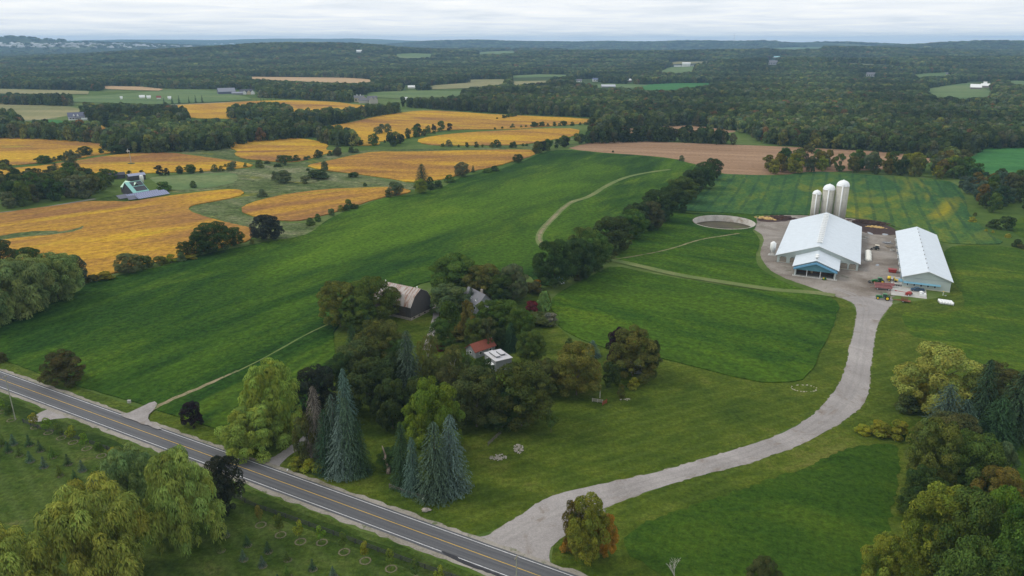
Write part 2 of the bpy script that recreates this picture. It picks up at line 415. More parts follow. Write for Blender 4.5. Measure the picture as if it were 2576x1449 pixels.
VERGE = field_mat('verge_grass', [(.33, (.045, .075, .012)), (.48, (.070, .105, .014)), (.6, (.105, .135, .022)), (.72, (.20, .17, .08))], 0, (.6, 1, 1), .05, .2, 2.2, amp=.6)
def gravel(name, stops, track=None):
    m, t, b = newmat(name); g = mapped(t)
    f = mth(t, 'ADD', mth(t, 'MULTIPLY', noise(t, g, .05, 5, .65, .5), .6), mth(t, 'MULTIPLY', noise(t, g, 1.5, 5, .75), .4))
    c = ramp(t, f, stops)
    if track: c = mixc(t, ramp(t, noise(t, g, track[1], 5, .7, .8), [(track[2], (0,) * 3), (track[3], (1,) * 3)]), c, track[0])
    c = mixc(t, .5, c, ramp(t, noise(t, g, 3.5, 4, .8), [(.3, (.65,) * 3), (.7, (1.3,) * 3)]), 'MULTIPLY')
    t.links.new(c, b.inputs['Base Color']); b.inputs['Roughness'].default_value = 1
    bump(t, b, noise(t, g, 3., 4, .7), .4, .1); return m
GRAV = gravel('gravel', [(.36, (.20, .182, .168)), (.5, (.285, .262, .25)), (.64, (.38, .35, .33))], ((.20, .165, .135), .09, .55, .68))
YARD = gravel('yard_dirt', [(.36, (.115, .092, .072)), (.46, (.19, .160, .132)), (.55, (.27, .24, .21)), (.66, (.35, .315, .28))], ((.060, .075, .025), .06, .60, .72))
TRACK = gravel('dirt_track', [(.35, (.10, .125, .035)), (.5, (.21, .175, .10)), (.65, (.32, .255, .16))], ((.05, .10, .02), .25, .5, .66))
GTRACK = gravel('grass_track', [(.35, (.075, .125, .025)), (.5, (.125, .16, .045)), (.65, (.19, .185, .08))], ((.05, .11, .02), .25, .56, .7))
SHOULD = gravel('shoulder', [(.35, (.13, .12, .07)), (.5, (.27, .245, .21)), (.65, (.36, .33, .29))], ((.07, .10, .02), .35, .55, .7))
MANURE = gravel('wet_manure', [(.35, (.022, .012, .010)), (.5, (.045, .025, .02)), (.65, (.085, .05, .038))])
# asphalt with worn wheel paths
RD = Vector((.8792, -.4765)); RN = Vector((.4765, .8792)); R0 = Vector((0, 135.5))
m, t, b = newmat('asphalt'); g = mapped(t, -math.atan2(RD.y, RD.x)); sx = node(t, 'ShaderNodeSeparateXYZ', {0: g})
offs = R0.dot(RN)
xx = mth(t, 'ABSOLUTE', mth(t, 'SUBTRACT', sx.outputs[1], offs))
wp = mth(t, 'ADD', ramp(t, mth(t, 'ABSOLUTE', mth(t, 'SUBTRACT', xx, .85)), [(0, (1,) * 3), (.35, (0,) * 3)]), ramp(t, mth(t, 'ABSOLUTE', mth(t, 'SUBTRACT', xx, 2.5)), [(0, (1,) * 3), (.35, (0,) * 3)]))
st = node(t, 'ShaderNodeMapping', {0: g, 'Scale': (.05, 1.5, 1)}).outputs[0]
c = ramp(t, mth(t, 'ADD', mth(t, 'MULTIPLY', noise(t, st, 1., 5, .65), .65), mth(t, 'MULTIPLY', noise(t, g, 2., 4, .7), .35)), [(.3, (.066, .068, .074)), (.5, (.092, .093, .099)), (.7, (.125, .124, .127))])
c = mixc(t, mth(t, 'MULTIPLY', wp, .35), c, (.155, .152, .152))
t.links.new(c, b.inputs['Base Color']); b.inputs['Roughness'].default_value = .8; ASPH = m
PAINTW = plain('road_paint_white', (.72, .72, .72), .7, .2, .5, dirt=((.2, .2, .2), 1.5, .55, .75)); PAINTY = plain('road_paint_yellow', (.66, .42, .05), .7, .2, .5, dirt=((.2, .17, .08), 1.2, .6, .8))
TAR = plain('fresh_tar', (.028, .028, .032), .6, .2, 1.)

# ---- fields
F1 = [(-140, 860), (-60, 830), (0, 810), (90, 776), (190, 742), (225, 709), (287, 696), (412, 671), (500, 643), (612, 621), (680, 607), (735, 600), (784, 587), (819, 555), (869, 532), (914, 517), (956, 500), (1019, 493), (1056, 487), (1119, 471), (1144, 452),
      (1194, 438), (1256, 428), (1288, 415), (1320, 405), (1355, 388), (1388, 379), (1428, 377), (1513, 385), (1613, 391), (1700, 400), (1727, 409), (1765, 420), (1745, 446), (1690, 478), (1640, 515), (1600, 550), (1540, 600), (1490, 650), (1430, 700), (1385, 722), (1350, 716), (1330, 690), (1250, 690), (1200, 700), (1080, 705),
      (1000, 740), (900, 790), (838, 826), (842, 880), (838, 925), (800, 990), (740, 1060), (660, 1095), (575, 1087), (525, 1075), (450, 1048), (387, 1030), (362, 1019), (325, 1007), (275, 995), (200, 972), (120, 949), (57, 924), (15, 909), (-60, 885), (-200, 840)]
sheet('crop_field', F1, ALF, .35, thick=.35, step=3, jit=.3)
HOLE = [(PC[0] + (PR + .6) * math.cos(2 * math.pi * i / 48), PC[1] + (PR + .6) * math.sin(2 * math.pi * i / 48)) for i in range(48)]
F3 = [(1686, 527), (1700, 533), (1740, 542), (1800, 536), (1880, 541), (1901, 547), (1905, 560), (1900, 575), (1890, 580), (1905, 592), (1912, 606), (1908, 625), (1900, 645), (1903, 665), (1920, 683), (1950, 700), (1990, 718), (2030, 732), (1990, 731), (1900, 721), (1800, 707), (1700, 692), (1620, 678), (1560, 664), (1545, 655), (1565, 632), (1600, 590), (1650, 556), (1683, 536)]
sheet('crop_field', F3, ALF2, .30, hole=HOLE, step=3, jit=.25)
F4 = [(1545, 668), (1620, 686), (1700, 700), (1800, 716), (1900, 730), (1990, 739), (2060, 740), (2102, 755), (2111, 770), (2107, 787), (2095, 824), (2077, 864), (2060, 890), (2050, 925), (2032, 942), (2014, 959), (1932, 965), (1863, 952), (1788, 935), (1713, 914), (1655, 899), (1600, 892), (1513, 874), (1450, 849), (1403, 824), (1408, 799), (1400, 788), (1385, 782), (1388, 755), (1405, 738), (1450, 712), (1500, 688)]
sheet('crop_field', F4, ALF2, .35, thick=.35, step=3, jit=.3)
F2 = [(1684, 524), (1690, 503), (1725, 487), (1763, 467), (1788, 447), (1813, 438), (1863, 440), (1932, 443), (1982, 442), (2007, 435), (2082, 432), (2182, 441), (2307, 448), (2382, 455), (2407, 465), (2420, 485), (2432, 512), (2434, 537), (2469, 570), (2494, 595), (2532, 614), (2460, 616), (2367, 612), (2300, 590), (2255, 572), (2200, 556), (2100, 545), (2000, 540), (1900, 541), (1850, 537), (1780, 534), (1720, 531)]
sheet('crop_field', F2, SOYG, .45, thick=.45, step=4, jit=.3)
F5 = [(1932, 1207), (1838, 1242), (1763, 1267), (1700, 1287), (1638, 1307), (1600, 1327), (1575, 1352), (1568, 1369), (1575, 1394), (1613, 1412), (1663, 1449), (1720, 1520), (2120, 1560), (2225, 1480), (2236, 1380), (2240, 1300), (2254, 1237), (2264, 1174), (2263, 1124), (2232, 1117), (2182, 1119), (2132, 1129), (2082, 1149), (2020, 1180)]
sheet('crop_field', F5, CROPR, .10, thick=.1, step=1.2, jit=.6)
F6 = [(2372, 620), (2470, 618), (2535, 620), (2600, 640), (2750, 680), (2800, 1000), (2620, 960), (2480, 915), (2440, 905), (2340, 855), (2290, 845), (2265, 800), (2280, 782), (2420, 790), (2425, 740), (2400, 720), (2385, 670)]
MEADR = field_mat('right_meadow', [(.33, (.024, .062, .008)), (.48, (.042, .088, .008)), (.6, (.080, .122, .010)), (.74, (.14, .15, .02))], .4, (.5, 1, 1), .02, .1, 1.6, amp=.55)
sheet('meadow', F6, MEADR, .012, step=4, jit=.5)
sheet('crop_field', [(2250, 1090), (2350, 1080), (2600, 1110), (2750, 1150), (2900, 1600), (2600, 1600), (2560, 1400), (2520, 1250), (2480, 1180), (2300, 1130)], CROPR, .015)
sheet('crop_field', [(2414, 395), (2452, 395), (2464, 377), (2507, 372), (2640, 374), (2700, 480), (2600, 470), (2504, 442), (2447, 420)], GRFAR, .2, step=6)
sheet('crop_field', [(2544, 556), (2576, 545), (2680, 540), (2700, 620), (2576, 602), (2550, 588)], MEADR, .2, step=6)
Y = {}
Y[1] = ([(-120, 545), (0, 538), (75, 527), (150, 518), (212, 508), (275, 507), (325, 510), (400, 497), (500, 485), (562, 478), (600, 478), (617, 484), (600, 496), (525, 510), (482, 517), (472, 527), (487, 537), (550, 557), (612, 570), (636, 577), (636, 600), (612, 612), (500, 636), (425, 655), (375, 664), (300, 686), (225, 700), (150, 690), (50, 660), (-120, 640)], SOY1)
Y[2] = ([(606, 533), (610, 520), (650, 505), (719, 490), (819, 477), (919, 473), (979, 471), (1019, 476), (1038, 482), (1019, 488), (959, 497), (869, 527), (769, 555), (719, 558), (669, 551), (630, 543)], SOY1)
Y[3] = ([(769, 417), (819, 407), (894, 390), (944, 382), (1019, 383), (1144, 380), (1288, 377), (1348, 378), (1345, 392), (1288, 407), (1256, 417), (1181, 433), (1119, 451), (1081, 456), (1031, 460), (994, 452), (944, 445), (894, 438), (831, 431), (794, 425)], SOY3)
Y[4] = ([(-80, 343), (0, 344), (75, 349), (175, 354), (250, 362), (337, 372), (335, 380), (250, 389), (190, 401), (100, 411), (25, 417), (-80, 422)], SOY3)
Y[5] = ([(-80, 432), (0, 426), (100, 419), (200, 404), (275, 392), (325, 387), (425, 384), (500, 394), (575, 404), (640, 415), (625, 422), (525, 431), (475, 433), (350, 437), (250, 442), (130, 440), (0, 440), (-80, 442)], SOY3)
Y[6] = ([(575, 360), (644, 354), (681, 347), (744, 348), (794, 354), (829, 364), (816, 378), (844, 381), (784, 399), (744, 409), (690, 408), (644, 403), (612, 400), (587, 389), (600, 382), (577, 372)], SOY3)
Y[7] = ([(390, 269), (475, 263), (560, 259), (644, 254), (760, 253), (844, 257), (894, 264), (969, 269), (991, 272), (985, 284), (894, 292), (769, 289), (700, 300), (644, 303), (587, 299), (475, 298), (437, 287)], SOY2)
Y[8] = ([(811, 319), (869, 312), (944, 294), (1019, 282), (1081, 278), (1169, 283), (1246, 289), (1498, 299), (1493, 309), (1363, 320), (1288, 326), (1131, 326), (1081, 334), (1031, 347), (981, 354), (906, 362), (909, 342), (859, 337), (844, 324)], SOY2)
Y[9] = ([(1044, 354), (1081, 344), (1169, 334), (1288, 328), (1363, 324), (1460, 324), (1453, 342), (1375, 354), (1333, 362), (1288, 366), (1219, 366), (1119, 367), (1069, 364)], SOY2)
Y[10] = ([(115, 322), (175, 313), (215, 313), (272, 317), (250, 347), (200, 352), (150, 339)], SOY2)
Y[11] = ([(866, 355), (905, 352), (905, 358), (960, 358), (950, 366), (890, 367)], SOY2)
for k, (P, mt) in Y.items(): sheet('crop_field', P, mt, .6, thick=.6, step=4, jit=.4)
B1 = [(1426, 374), (1445, 368), (1500, 356), (1588, 354), (1713, 359), (1932, 367), (2082, 374), (2232, 382), (2357, 399), (2332, 412), (2250, 425), (2100, 432), (1960, 440), (1900, 440), (1860, 439), (1815, 437), (1790, 424), (1727, 407), (1613, 390), (1513, 384)]
sheet('ploughed_field', B1, TILL, .02, step=5)
sheet('ploughed_field', [(1558, 323), (1613, 321), (1688, 316), (1738, 315), (1788, 321), (1850, 328), (1850, 333), (1788, 337), (1700, 334), (1563, 338)], TILL, .02, step=5)
# meadow between orange fields, and pasture by the solar barn
sheet('meadow', [(480, 436), (560, 428), (640, 424), (760, 418), (800, 428), (900, 440), (990, 455), (1060, 465), (1130, 462), (1050, 480), (980, 468), (900, 472), (800, 478), (700, 492), (640, 504), (600, 523), (606, 536), (650, 550), (720, 562), (800, 560), (780, 590), (730, 602), (640, 600), (640, 575), (560, 556), (478, 530), (486, 515), (540, 505), (610, 492), (620, 482), (590, 474), (520, 478), (430, 488), (420, 470), (430, 450)], MEAD, .02, step=4, jit=.5)
sheet('meadow', [(480, 372), (560, 362), (577, 374), (600, 383), (588, 391), (615, 401), (690, 410), (760, 412), (840, 385), (950, 376), (1100, 374), (1290, 370), (1380, 358), (1440, 345), (1450, 352), (1350, 374), (1290, 375), (1020, 381), (940, 380), (890, 388), (770, 415), (760, 424), (640, 422), (655, 414), (560, 400), (480, 388), (430, 380)], MEAD, .024, step=5, jit=.6)
sheet('pasture', [(372, 447), (420, 441), (520, 436), (590, 434), (600, 445), (592, 458), (560, 466), (500, 476), (430, 478), (400, 468), (385, 455)], PAST, .03, step=4)
sheet('lawn', [(165, 520), (250, 500), (300, 488), (320, 500), (430, 493), (420, 500), (330, 511), (270, 508), (200, 511)], LAWN2, .015, step=4)
sheet('grass_waterway', [(-60, 605), (0, 596), (60, 585), (140, 582), (150, 586), (190, 578), (215, 568), (200, 582), (140, 592), (60, 598), (0, 606), (-60, 614)], MEAD, .61, step=3, jit=.4)
# mown lawn of the farm, verges
sheet('lawn', [(838, 830), (1000, 760), (1200, 705), (1345, 712), (1385, 735), (1400, 850), (1600, 890), (1760, 925), (1932, 963), (2032, 945), (2060, 890), (2095, 830), (2112, 770), (2082, 738), (2107, 747), (2137, 757), (2156, 787), (2149, 832), (2139, 869), (2122, 944), (2107, 974), (2072, 1020), (1977, 1087), (1838, 1134), (1638, 1192), (1463, 1229), (1348, 1267), (1256, 1334), (1170, 1350), (1000, 1296), (800, 1230), (690, 1180), (575, 1130), (480, 1110), (380, 1060), (345, 1045), (387, 1028), (575, 1086), (640, 1098), (740, 1062), (838, 930)], LAWN, .010, step=4)
sheet('lawn', [(2225, 795), (2236, 764), (2335, 754), (2400, 738), (2365, 616), (2540, 617), (2800, 680), (2800, 1110), (2800, 1560), (1500, 1560), (1400, 1449), (1382, 1400), (1400, 1360), (1450, 1312), (1538, 1269), (1688, 1217), (1932, 1147), (2074, 1087), (2165, 1027), (2188, 937), (2204, 827)], LAWN, .0105, step=4)
ribbon('verge', [(-200, 873), (-60, 905), (57, 950), (200, 1000), (330, 1045)], 9, VERGE, .006)
# nursery lawn south of the road
def road_pt(s, o, z=0): p = R0 + RD * s + RN * o; return (p.x, p.y)
sheet('lawn', [road_pt(-520, -6.0), road_pt(130, -6.0), road_pt(130, -160), road_pt(-520, -160)], LAWN2, .008, world=True, smooth=0, step=8)
ribbon('ditch', [road_pt(s, -9.8) for s in range(-500, 130, 20)], 4.0, field_mat('ditch_grass', [(.35, (.022, .045, .008)), (.5, (.035, .06, .010)), (.65, (.06, .08, .02))], 0, (.6, 1, 1), .05, .2, 2.), .014, world=True, jit=.5)
# road
def strip(name, o0, o1, mat, z, s0=-700, s1=160, jit=0., parent=None):
    rng = random.Random(int(o0 * 10)); vs = []; fs = []; n = int((s1 - s0) / 2)
    for i in range(n + 1):
        s = s0 + (s1 - s0) * i / n
        a = road_pt(s, o0 + rng.uniform(-jit, jit)); b_ = road_pt(s, o1 + rng.uniform(-jit, jit)); vs += [(*a, z), (*b_, z)]
    fs = [(2 * i, 2 * i + 2, 2 * i + 3, 2 * i + 1) for i in range(n)]
    me = bpy.data.meshes.new(name); me.from_pydata(vs, [], fs); me.update(); o = mesh_obj(name, me, mat, parent); 
    if parent is None: o['kind'] = 'structure'
    return o
strip('road_shoulder', -5.5, 5.2, SHOULD, .042, jit=.45)
ribbon('farm_track', [(600, 935), (525, 968), (450, 1000), (400, 1022), (360, 1042), (335, 1052)], lambda t_: 1.0 + 1.6 * t_ + 5. * max(0, t_ - .8) ** 1.2 * 4, TRACK, .365, jit=.35)
sheet('gravel_apron', [(315, 1043), (350, 1030), (385, 1010), (400, 1020), (378, 1040), (372, 1060), (420, 1088), (340, 1062), (300, 1045)], GRAV, .369, jit=.3, step=2)
sheet('gravel_apron', [(95, 1040), (125, 1028), (140, 1020), (200, 1046), (260, 1068), (190, 1050), (150, 1052), (110, 1060), (60, 1062)], GRAV, .026, jit=.4, step=2)
DR = [(1172, 1350), (1219, 1352), (1256, 1332), (1288, 1307), (1303, 1302), (1348, 1267), (1395, 1244), (1463, 1229), (1538, 1212), (1638, 1192), (1738, 1164), (1838, 1134), (1932, 1105), (1977, 1087), (2039, 1050), (2072, 1019), (2107, 974), (2122, 944), (2132, 907), (2139, 869), (2149, 832), (2156, 787), (2152, 767), (2137, 757),
      (2107, 745), (2245, 745), (2246, 764), (2232, 777), (2214, 802), (2204, 827), (2198, 864), (2193, 900), (2188, 937), (2187, 974), (2182, 1000), (2164, 1027), (2132, 1052), (2074, 1087), (2024, 1114), (1977, 1134), (1932, 1147), (1900, 1162), (1788, 1189), (1688, 1217), (1613, 1242), (1538, 1269), (1500, 1287), (1450, 1312), (1418, 1347), (1393, 1369), (1380, 1387), (1382, 1414), (1400, 1432), (1450, 1452), (1400, 1450), (1300, 1408), (1220, 1376), (1150, 1348)]
sheet('gravel_edge', DR, SHOULD, .024, step=1.2, jit=.5, smooth=1)
sheet('gravel_drive', DR, GRAV, .030, step=1.5, jit=.13, smooth=2)
YD = [(2120, 752), (2082, 738), (2051, 726), (2012, 713), (1983, 703), (1966, 696), (1943, 684), (1925, 668), (1914, 648), (1914, 628), (1921, 606), (1920, 592), (1903, 582), (1893, 575), (1899, 562), (1897, 554), (1910, 545), (1985, 540), (2160, 549), (2215, 560), (2255, 578), (2275, 600), (2280, 700), (2300, 735), (2246, 745), (2240, 762)]
sheet('farmyard', YD, YARD, .026, step=2.5, jit=.3)
ribbon('house_drive', [(640, 1172), (700, 1155), (728, 1135), (760, 1112), (775, 1100)], 3.4, GRAV, .034, jit=.15)
ribbon('house_drive', [(1072, 880), (1080, 855), (1092, 820), (1098, 790), (1094, 765)], 2.8, GRAV, .034, jit=.15)
sheet('gravel_apron', [(640, 1165), (672, 1160), (715, 1140), (728, 1148), (708, 1165), (702, 1180), (715, 1200), (690, 1192), (640, 1172)], GRAV, .038, jit=.2, step=1.5)
ribbon('farm_track', [(600, 935), (680, 895), (760, 848), (830, 815)], .8, GTRACK, .358)
TW = 1.1
for off in (0,):
    ribbon('field_track', [(1685, 427), (1640, 433), (1580, 444), (1530, 465), (1480, 498), (1440, 507), (1415, 525), (1385, 556), (1362, 580), (1354, 600), (1360, 616), (1368, 622)], 4.2, GTRACK, .356)
ribbon('field_track', [(1368, 622), (1354, 600), (1362, 580), (1385, 556), (1415, 525), (1440, 507)], lambda t_: 1.6, TRACK, .361, jit=.3)
ribbon('field_track', [(1530, 655), (1552, 657), (1600, 668), (1700, 692), (1788, 706), (1888, 722), (1960, 732), (2050, 737), (2100, 745)], 5., GTRACK, .352)
ribbon('field_track', [(1530, 655), (1560, 651), (1600, 645), (1680, 630), (1760, 603), (1820, 594), (1860, 588)], 1.2, TRACK, .306)
ribbon('field_track', [(1700, 533), (1760, 539), (1850, 539), (1900, 543)], 3, ALF2, .455)
ribbon('farm_lane', [(0, 535), (60, 529), (110, 522), (180, 510), (240, 500)], 4, gravel('lane', [(.35, (.12, .12, .10)), (.6, (.22, .21, .19))]), .03)
strip('road', -4.1, 4.0, ASPH, .060, jit=.05)
strip('road_marking', 3.28, 3.42, PAINTW, .064); strip('road_marking', -3.42, -3.28, PAINTW, .064); strip('road_marking', -.07, .07, PAINTY, .064)
RUT = gravel('wheel_rut', [(.36, (.185, .168, .155)), (.5, (.262, .242, .23)), (.64, (.35, .325, .305))])
CL = [at(*p) for p in [(1250, 1370), (1330, 1322), (1420, 1282), (1500, 1252), (1600, 1224), (1700, 1196), (1800, 1168), (1900, 1138), (1990, 1105), (2070, 1060), (2130, 1008), (2156, 955), (2166, 900), (2173, 840), (2180, 790), (2178, 760), (2150, 742), (2100, 725)]]
def offs_line(P, o):
    q = []
    for i, p in enumerate(P):
        a = Vector(P[max(i - 1, 0)]); b_ = Vector(P[min(i + 1, len(P) - 1)]); d = (b_ - a).normalized(); q.append((p[0] - d.y * o, p[1] + d.x * o))
    return q
for o_ in (-1.0, 1.1): ribbon('wheel_rut', offs_line(CL, o_), .9, RUT, .034, world=True, jit=.3)
if 0: ribbon('verge', [(2085, 744), (2118, 762), (2127, 790), (2118, 830), (2098, 872), (2078, 908), (2062, 940)], 2.6, MEAD, .016, jit=.6)
sheet('tar_patch', [road_pt(s, o) for s, o in ((-17, -3.2), (-13, -3.0), (-11, -3.6), (0, -3.75), (14, -3.8), (14, -4.3), (0, -4.4), (-11, -4.6), (-15, -3.9))], TAR, .068, world=True, step=1., jit=.12)
# far clearings draped on the rolling land
def drape(name, P, mat, lift=1.0, nx=24, ny=6):
    xs_ = [p[0] for p in P]; ys_ = [p[1] for p in P]; vs = []; fs = []; ok = {}
    for j in range(ny + 1):
        yy = min(ys_) + (max(ys_) - min(ys_)) * j / ny
        # span of polygon on this row
        c = []
        n = len(P)
        y_ = min(max(yy, min(ys_) + .05), max(ys_) - .05)
        for i in range(n):
            (xa, ya), (xb, yb) = P[i], P[(i + 1) % n]
            if (ya > y_) != (yb > y_): c.append(xa + (xb - xa) * (y_ - ya) / (yb - ya))
        lo, hi = min(c), max(c)
        for i in range(nx + 1): vs.append(at_t(lo + (hi - lo) * i / nx, y_, lift))
    for j in range(ny):
        for i in range(nx): a = j * (nx + 1) + i; fs.append((a, a + nx + 1, a + nx + 2, a + 1))
    me = bpy.data.meshes.new(name); me.from_pydata(vs, [], fs); me.update(); o = mesh_obj(name, me, mat); o['kind'] = 'structure'; return o
CLEAR = []
def clearing(name, P, mat, **k): CLEAR.append(P); drape(name, P, mat, **k)
clearing('field', [(600, 193.5), (760, 194), (900, 197), (962, 205), (905, 210.5), (800, 207.5), (700, 203), (620, 199)], PINK)
clearing('field', [(258, 217), (350, 218), (412, 225), (400, 229.5), (300, 226), (258, 225)], PINK)
clearing('pasture', [(-60, 226), (0, 224.5), (100, 227), (225, 230), (222, 238), (0, 237), (-60, 237)], PAST2)
clearing('pasture', [(175, 247), (300, 238), (400, 230), (475, 226), (560, 232), (645, 250), (600, 256), (470, 260), (380, 264), (320, 262), (180, 262)], PAST)
sheet('pasture', [(-60, 260), (0, 258), (100, 263), (200, 270), (200, 285), (130, 298), (60, 303), (-60, 300)], PAST2, .03, step=8)
sheet('lawn', [(58, 309), (145, 299), (168, 310), (110, 320), (60, 322)], GRFAR, .035, step=6)
ribbon('driveway', [(55, 305), (90, 301), (143, 297)], 4, GRAV, .05)
ribbon('rural_road', [(385, 266), (470, 262), (600, 256), (720, 252)], 7, GRAV, .06, jit=0)
clearing('pasture', [(1080, 216), (1200, 207), (1272, 203.5), (1272, 213), (1200, 222), (1085, 226)], PAST2)
clearing('pasture', [(1130, 206), (1190, 200.5), (1260, 200), (1300, 202), (1270, 205), (1180, 207)], PAST2)
clearing('pasture', [(1286, 191), (1350, 187.5), (1440, 188), (1425, 194), (1330, 196), (1286, 197)], PAST)
clearing('pasture', [(1286, 205), (1330, 204), (1420, 203), (1400, 209), (1320, 213), (1286, 218)], PAST2)
clearing('pasture', [(920, 233), (1060, 228), (1170, 231), (1155, 243), (1080, 248), (1000, 249), (930, 246)], PAST)
clearing('pasture', [(1450, 220), (1530, 211), (1600, 213), (1640, 213), (1600, 222), (1500, 222)], PAST)
clearing('field', [(1606, 222), (1640, 212), (1700, 210), (1800, 210), (1806, 215), (1720, 223), (1680, 230), (1625, 229)], GRFAR)
clearing('pasture', [(1652, 181), (1690, 169), (1745, 167), (1741, 182), (1700, 185)], PAST)
clearing('pasture', [(1660, 166), (1700, 155), (1800, 155), (1810, 159), (1700, 161)], PAST2)
clearing('pasture', [(984, 137), (1030, 134), (1092, 135), (1085, 147), (1030, 148), (1000, 145)], PAST)
clearing('pasture', [(1195, 132), (1290, 127), (1300, 136), (1210, 138)], PAST)
clearing('pasture', [(2325, 226), (2400, 212), (2440, 209), (2500, 234), (2495, 247), (2420, 250), (2350, 244)], PAST)
clearing('pasture', [(2280, 190), (2330, 185), (2390, 182), (2395, 190), (2312, 196)], PAST)
clearing('pasture', [(2510, 208), (2550, 203), (2600, 205), (2580, 216)], PAST)
clearing('pasture', [(1930, 122), (2010, 119), (2080, 120), (2060, 124), (1960, 126)], PAST)

# ================================================================== trees
rs = np.random.RandomState(7)
def quads(name, C_, Nn, T_, sx, sy, tint, mat):
    """leaf faces: centre, normal, long axis, half sizes, tint"""
    Nn = Nn / np.linalg.norm(Nn, axis=1, keepdims=True)
    T_ = T_ - (T_ * Nn).sum(1, keepdims=True) * Nn; T_ = T_ / (np.linalg.norm(T_, axis=1, keepdims=True) + 1e-9); B_ = np.cross(Nn, T_)
    sx = sx[:, None]; sy = sy[:, None]
    V = np.stack([C_ - T_ * sy, C_ + B_ * sx * 1.0 - T_ * sy * .15, C_ + T_ * sy, C_ - B_ * sx * 1.0 + T_ * sy * .1], 1).reshape(-1, 3)
    n = len(C_); me = bpy.data.meshes.new(name)
    me.vertices.add(4 * n); me.vertices.foreach_set('co', V.astype(np.float32).ravel())
    me.loops.add(4 * n); me.loops.foreach_set('vertex_index', np.arange(4 * n, dtype=np.int32))
    me.polygons.add(n); me.polygons.foreach_set('loop_start', np.arange(0, 4 * n, 4, dtype=np.int32)); me.polygons.foreach_set('loop_total', np.full(n, 4, np.int32))
    me.update(calc_edges=True)
    at_ = me.color_attributes.new('tint', 'FLOAT_COLOR', 'POINT')
    c = np.ones((4 * n, 4), np.float32); c[:, :3] = np.repeat(tint, 4, 0); at_.data.foreach_set('color', c.ravel())
    me.materials.append(mat); return me
def rdir(n, r): v = r.normal(size=(n, 3)); return v / np.linalg.norm(v, axis=1, keepdims=True)
def env(kind, u):      # crown half-width at height fraction u
    if kind == 'round': return .5 * np.sqrt(np.clip(1 - ((u - .50) / .53) ** 2, 0, 1))
    if kind == 'low': return .5 * np.clip(1 - np.clip((u - .30) / .72, 0, 1) ** 2.2, 0, 1) ** .6
    if kind == 'tall': return .5 * np.clip(np.sin(np.pi * np.clip(u * .9 + .1, 0, 1)), 0, 1) ** .6
    if kind == 'cone': return .5 * np.clip(1.0 - u, 0, 1) ** .75
    if kind == 'bush': return .5 * np.sqrt(np.clip(1 - u ** 2, 0, 1))
def crown(name, kind, nb, br, nl, ls, seed, mat, willow=False, gap=0.):
    r = np.random.RandomState(seed); cs = []; rr = []
    while len(cs) < nb:
        u = r.uniform(.06, .95); th = r.uniform(0, 2 * math.pi); e = env(kind, u) - br * .75
        if e < 0: 
            if r.rand() < .8: continue
            e = 0
        rad = e * (r.uniform(.72, 1.1) if r.rand() < .75 else r.uniform(0, .7)); q = br * r.uniform(.55, 1.4)
        cs.append((rad * math.cos(th), rad * math.sin(th), min(max(u, q * .7), 1 - q * .75))); rr.append(q)
    cs = np.array(cs); rr = np.array(rr); btint = r.uniform(.72, 1.25, nb); bh = r.uniform(-.12, .12, nb)
    P = []; Nn = []; TT = []; K = []; w = rr ** 2 / (rr ** 2).sum()
    k = r.choice(nb, size=int(nl * 2.2), p=w); d = rdir(len(k), r)
    flip = (d[:, 2] < -.3) & (r.rand(len(k)) < .6); d[flip, 2] *= -1
    rad = rr[k] * r.uniform(.82, 1.10, len(k)); p = cs[k] + d * rad[:, None] * np.array([1, 1, .82])
    D_ = np.linalg.norm((p[:, None, :] - cs[None]) / np.array([1, 1, .82]), axis=2) / rr[None]; D_[np.arange(len(k)), k] = 9
    keep = (D_.min(1) > .86) & (p[:, 2] > 0.01)
    p = p[keep][:nl]; d = d[keep][:nl]; k = k[keep][:nl]; n = len(p)
    tint = (btint[k] * r.uniform(.75, 1.25, n))[:, None] * np.stack([1 + bh[k] + r.uniform(-.1, .1, n), np.ones(n), 1 - bh[k]], 1)
    if willow:
        # strands: hang down over the side of each mop
        down = np.stack([d[:, 0] * .55, d[:, 1] * .55, -np.ones(n)], 1); T_ = down + r.normal(size=(n, 3)) * .16
        drop = r.uniform(0, 1.1, n) ** 1.6 * rr[k] * (np.abs(d[:, 2]) < .65); p = p.copy(); p[:, 2] -= drop
        p[:, :2] += d[:, :2] * (rr[k] * .12)[:, None]
        p[:, 2] = np.clip(p[:, 2], .01, 1)
        Nn = d * np.array([1, 1, .7]) + r.normal(size=(n, 3)) * .28; Nn[:, 2] += .25
        return quads(name, p, Nn, T_, ls * .36 * r.uniform(.7, 1.3, n), ls * 1.25 * r.uniform(.6, 1.4, n), tint, mat)
    Nn = d + r.normal(size=(n, 3)) * .42 + np.array([0, 0, .3]); T_ = rdir(n, r)
    s = ls * r.uniform(.65, 1.35, n)
    return quads(name, p, Nn, T_, s * .62, s, tint, mat)
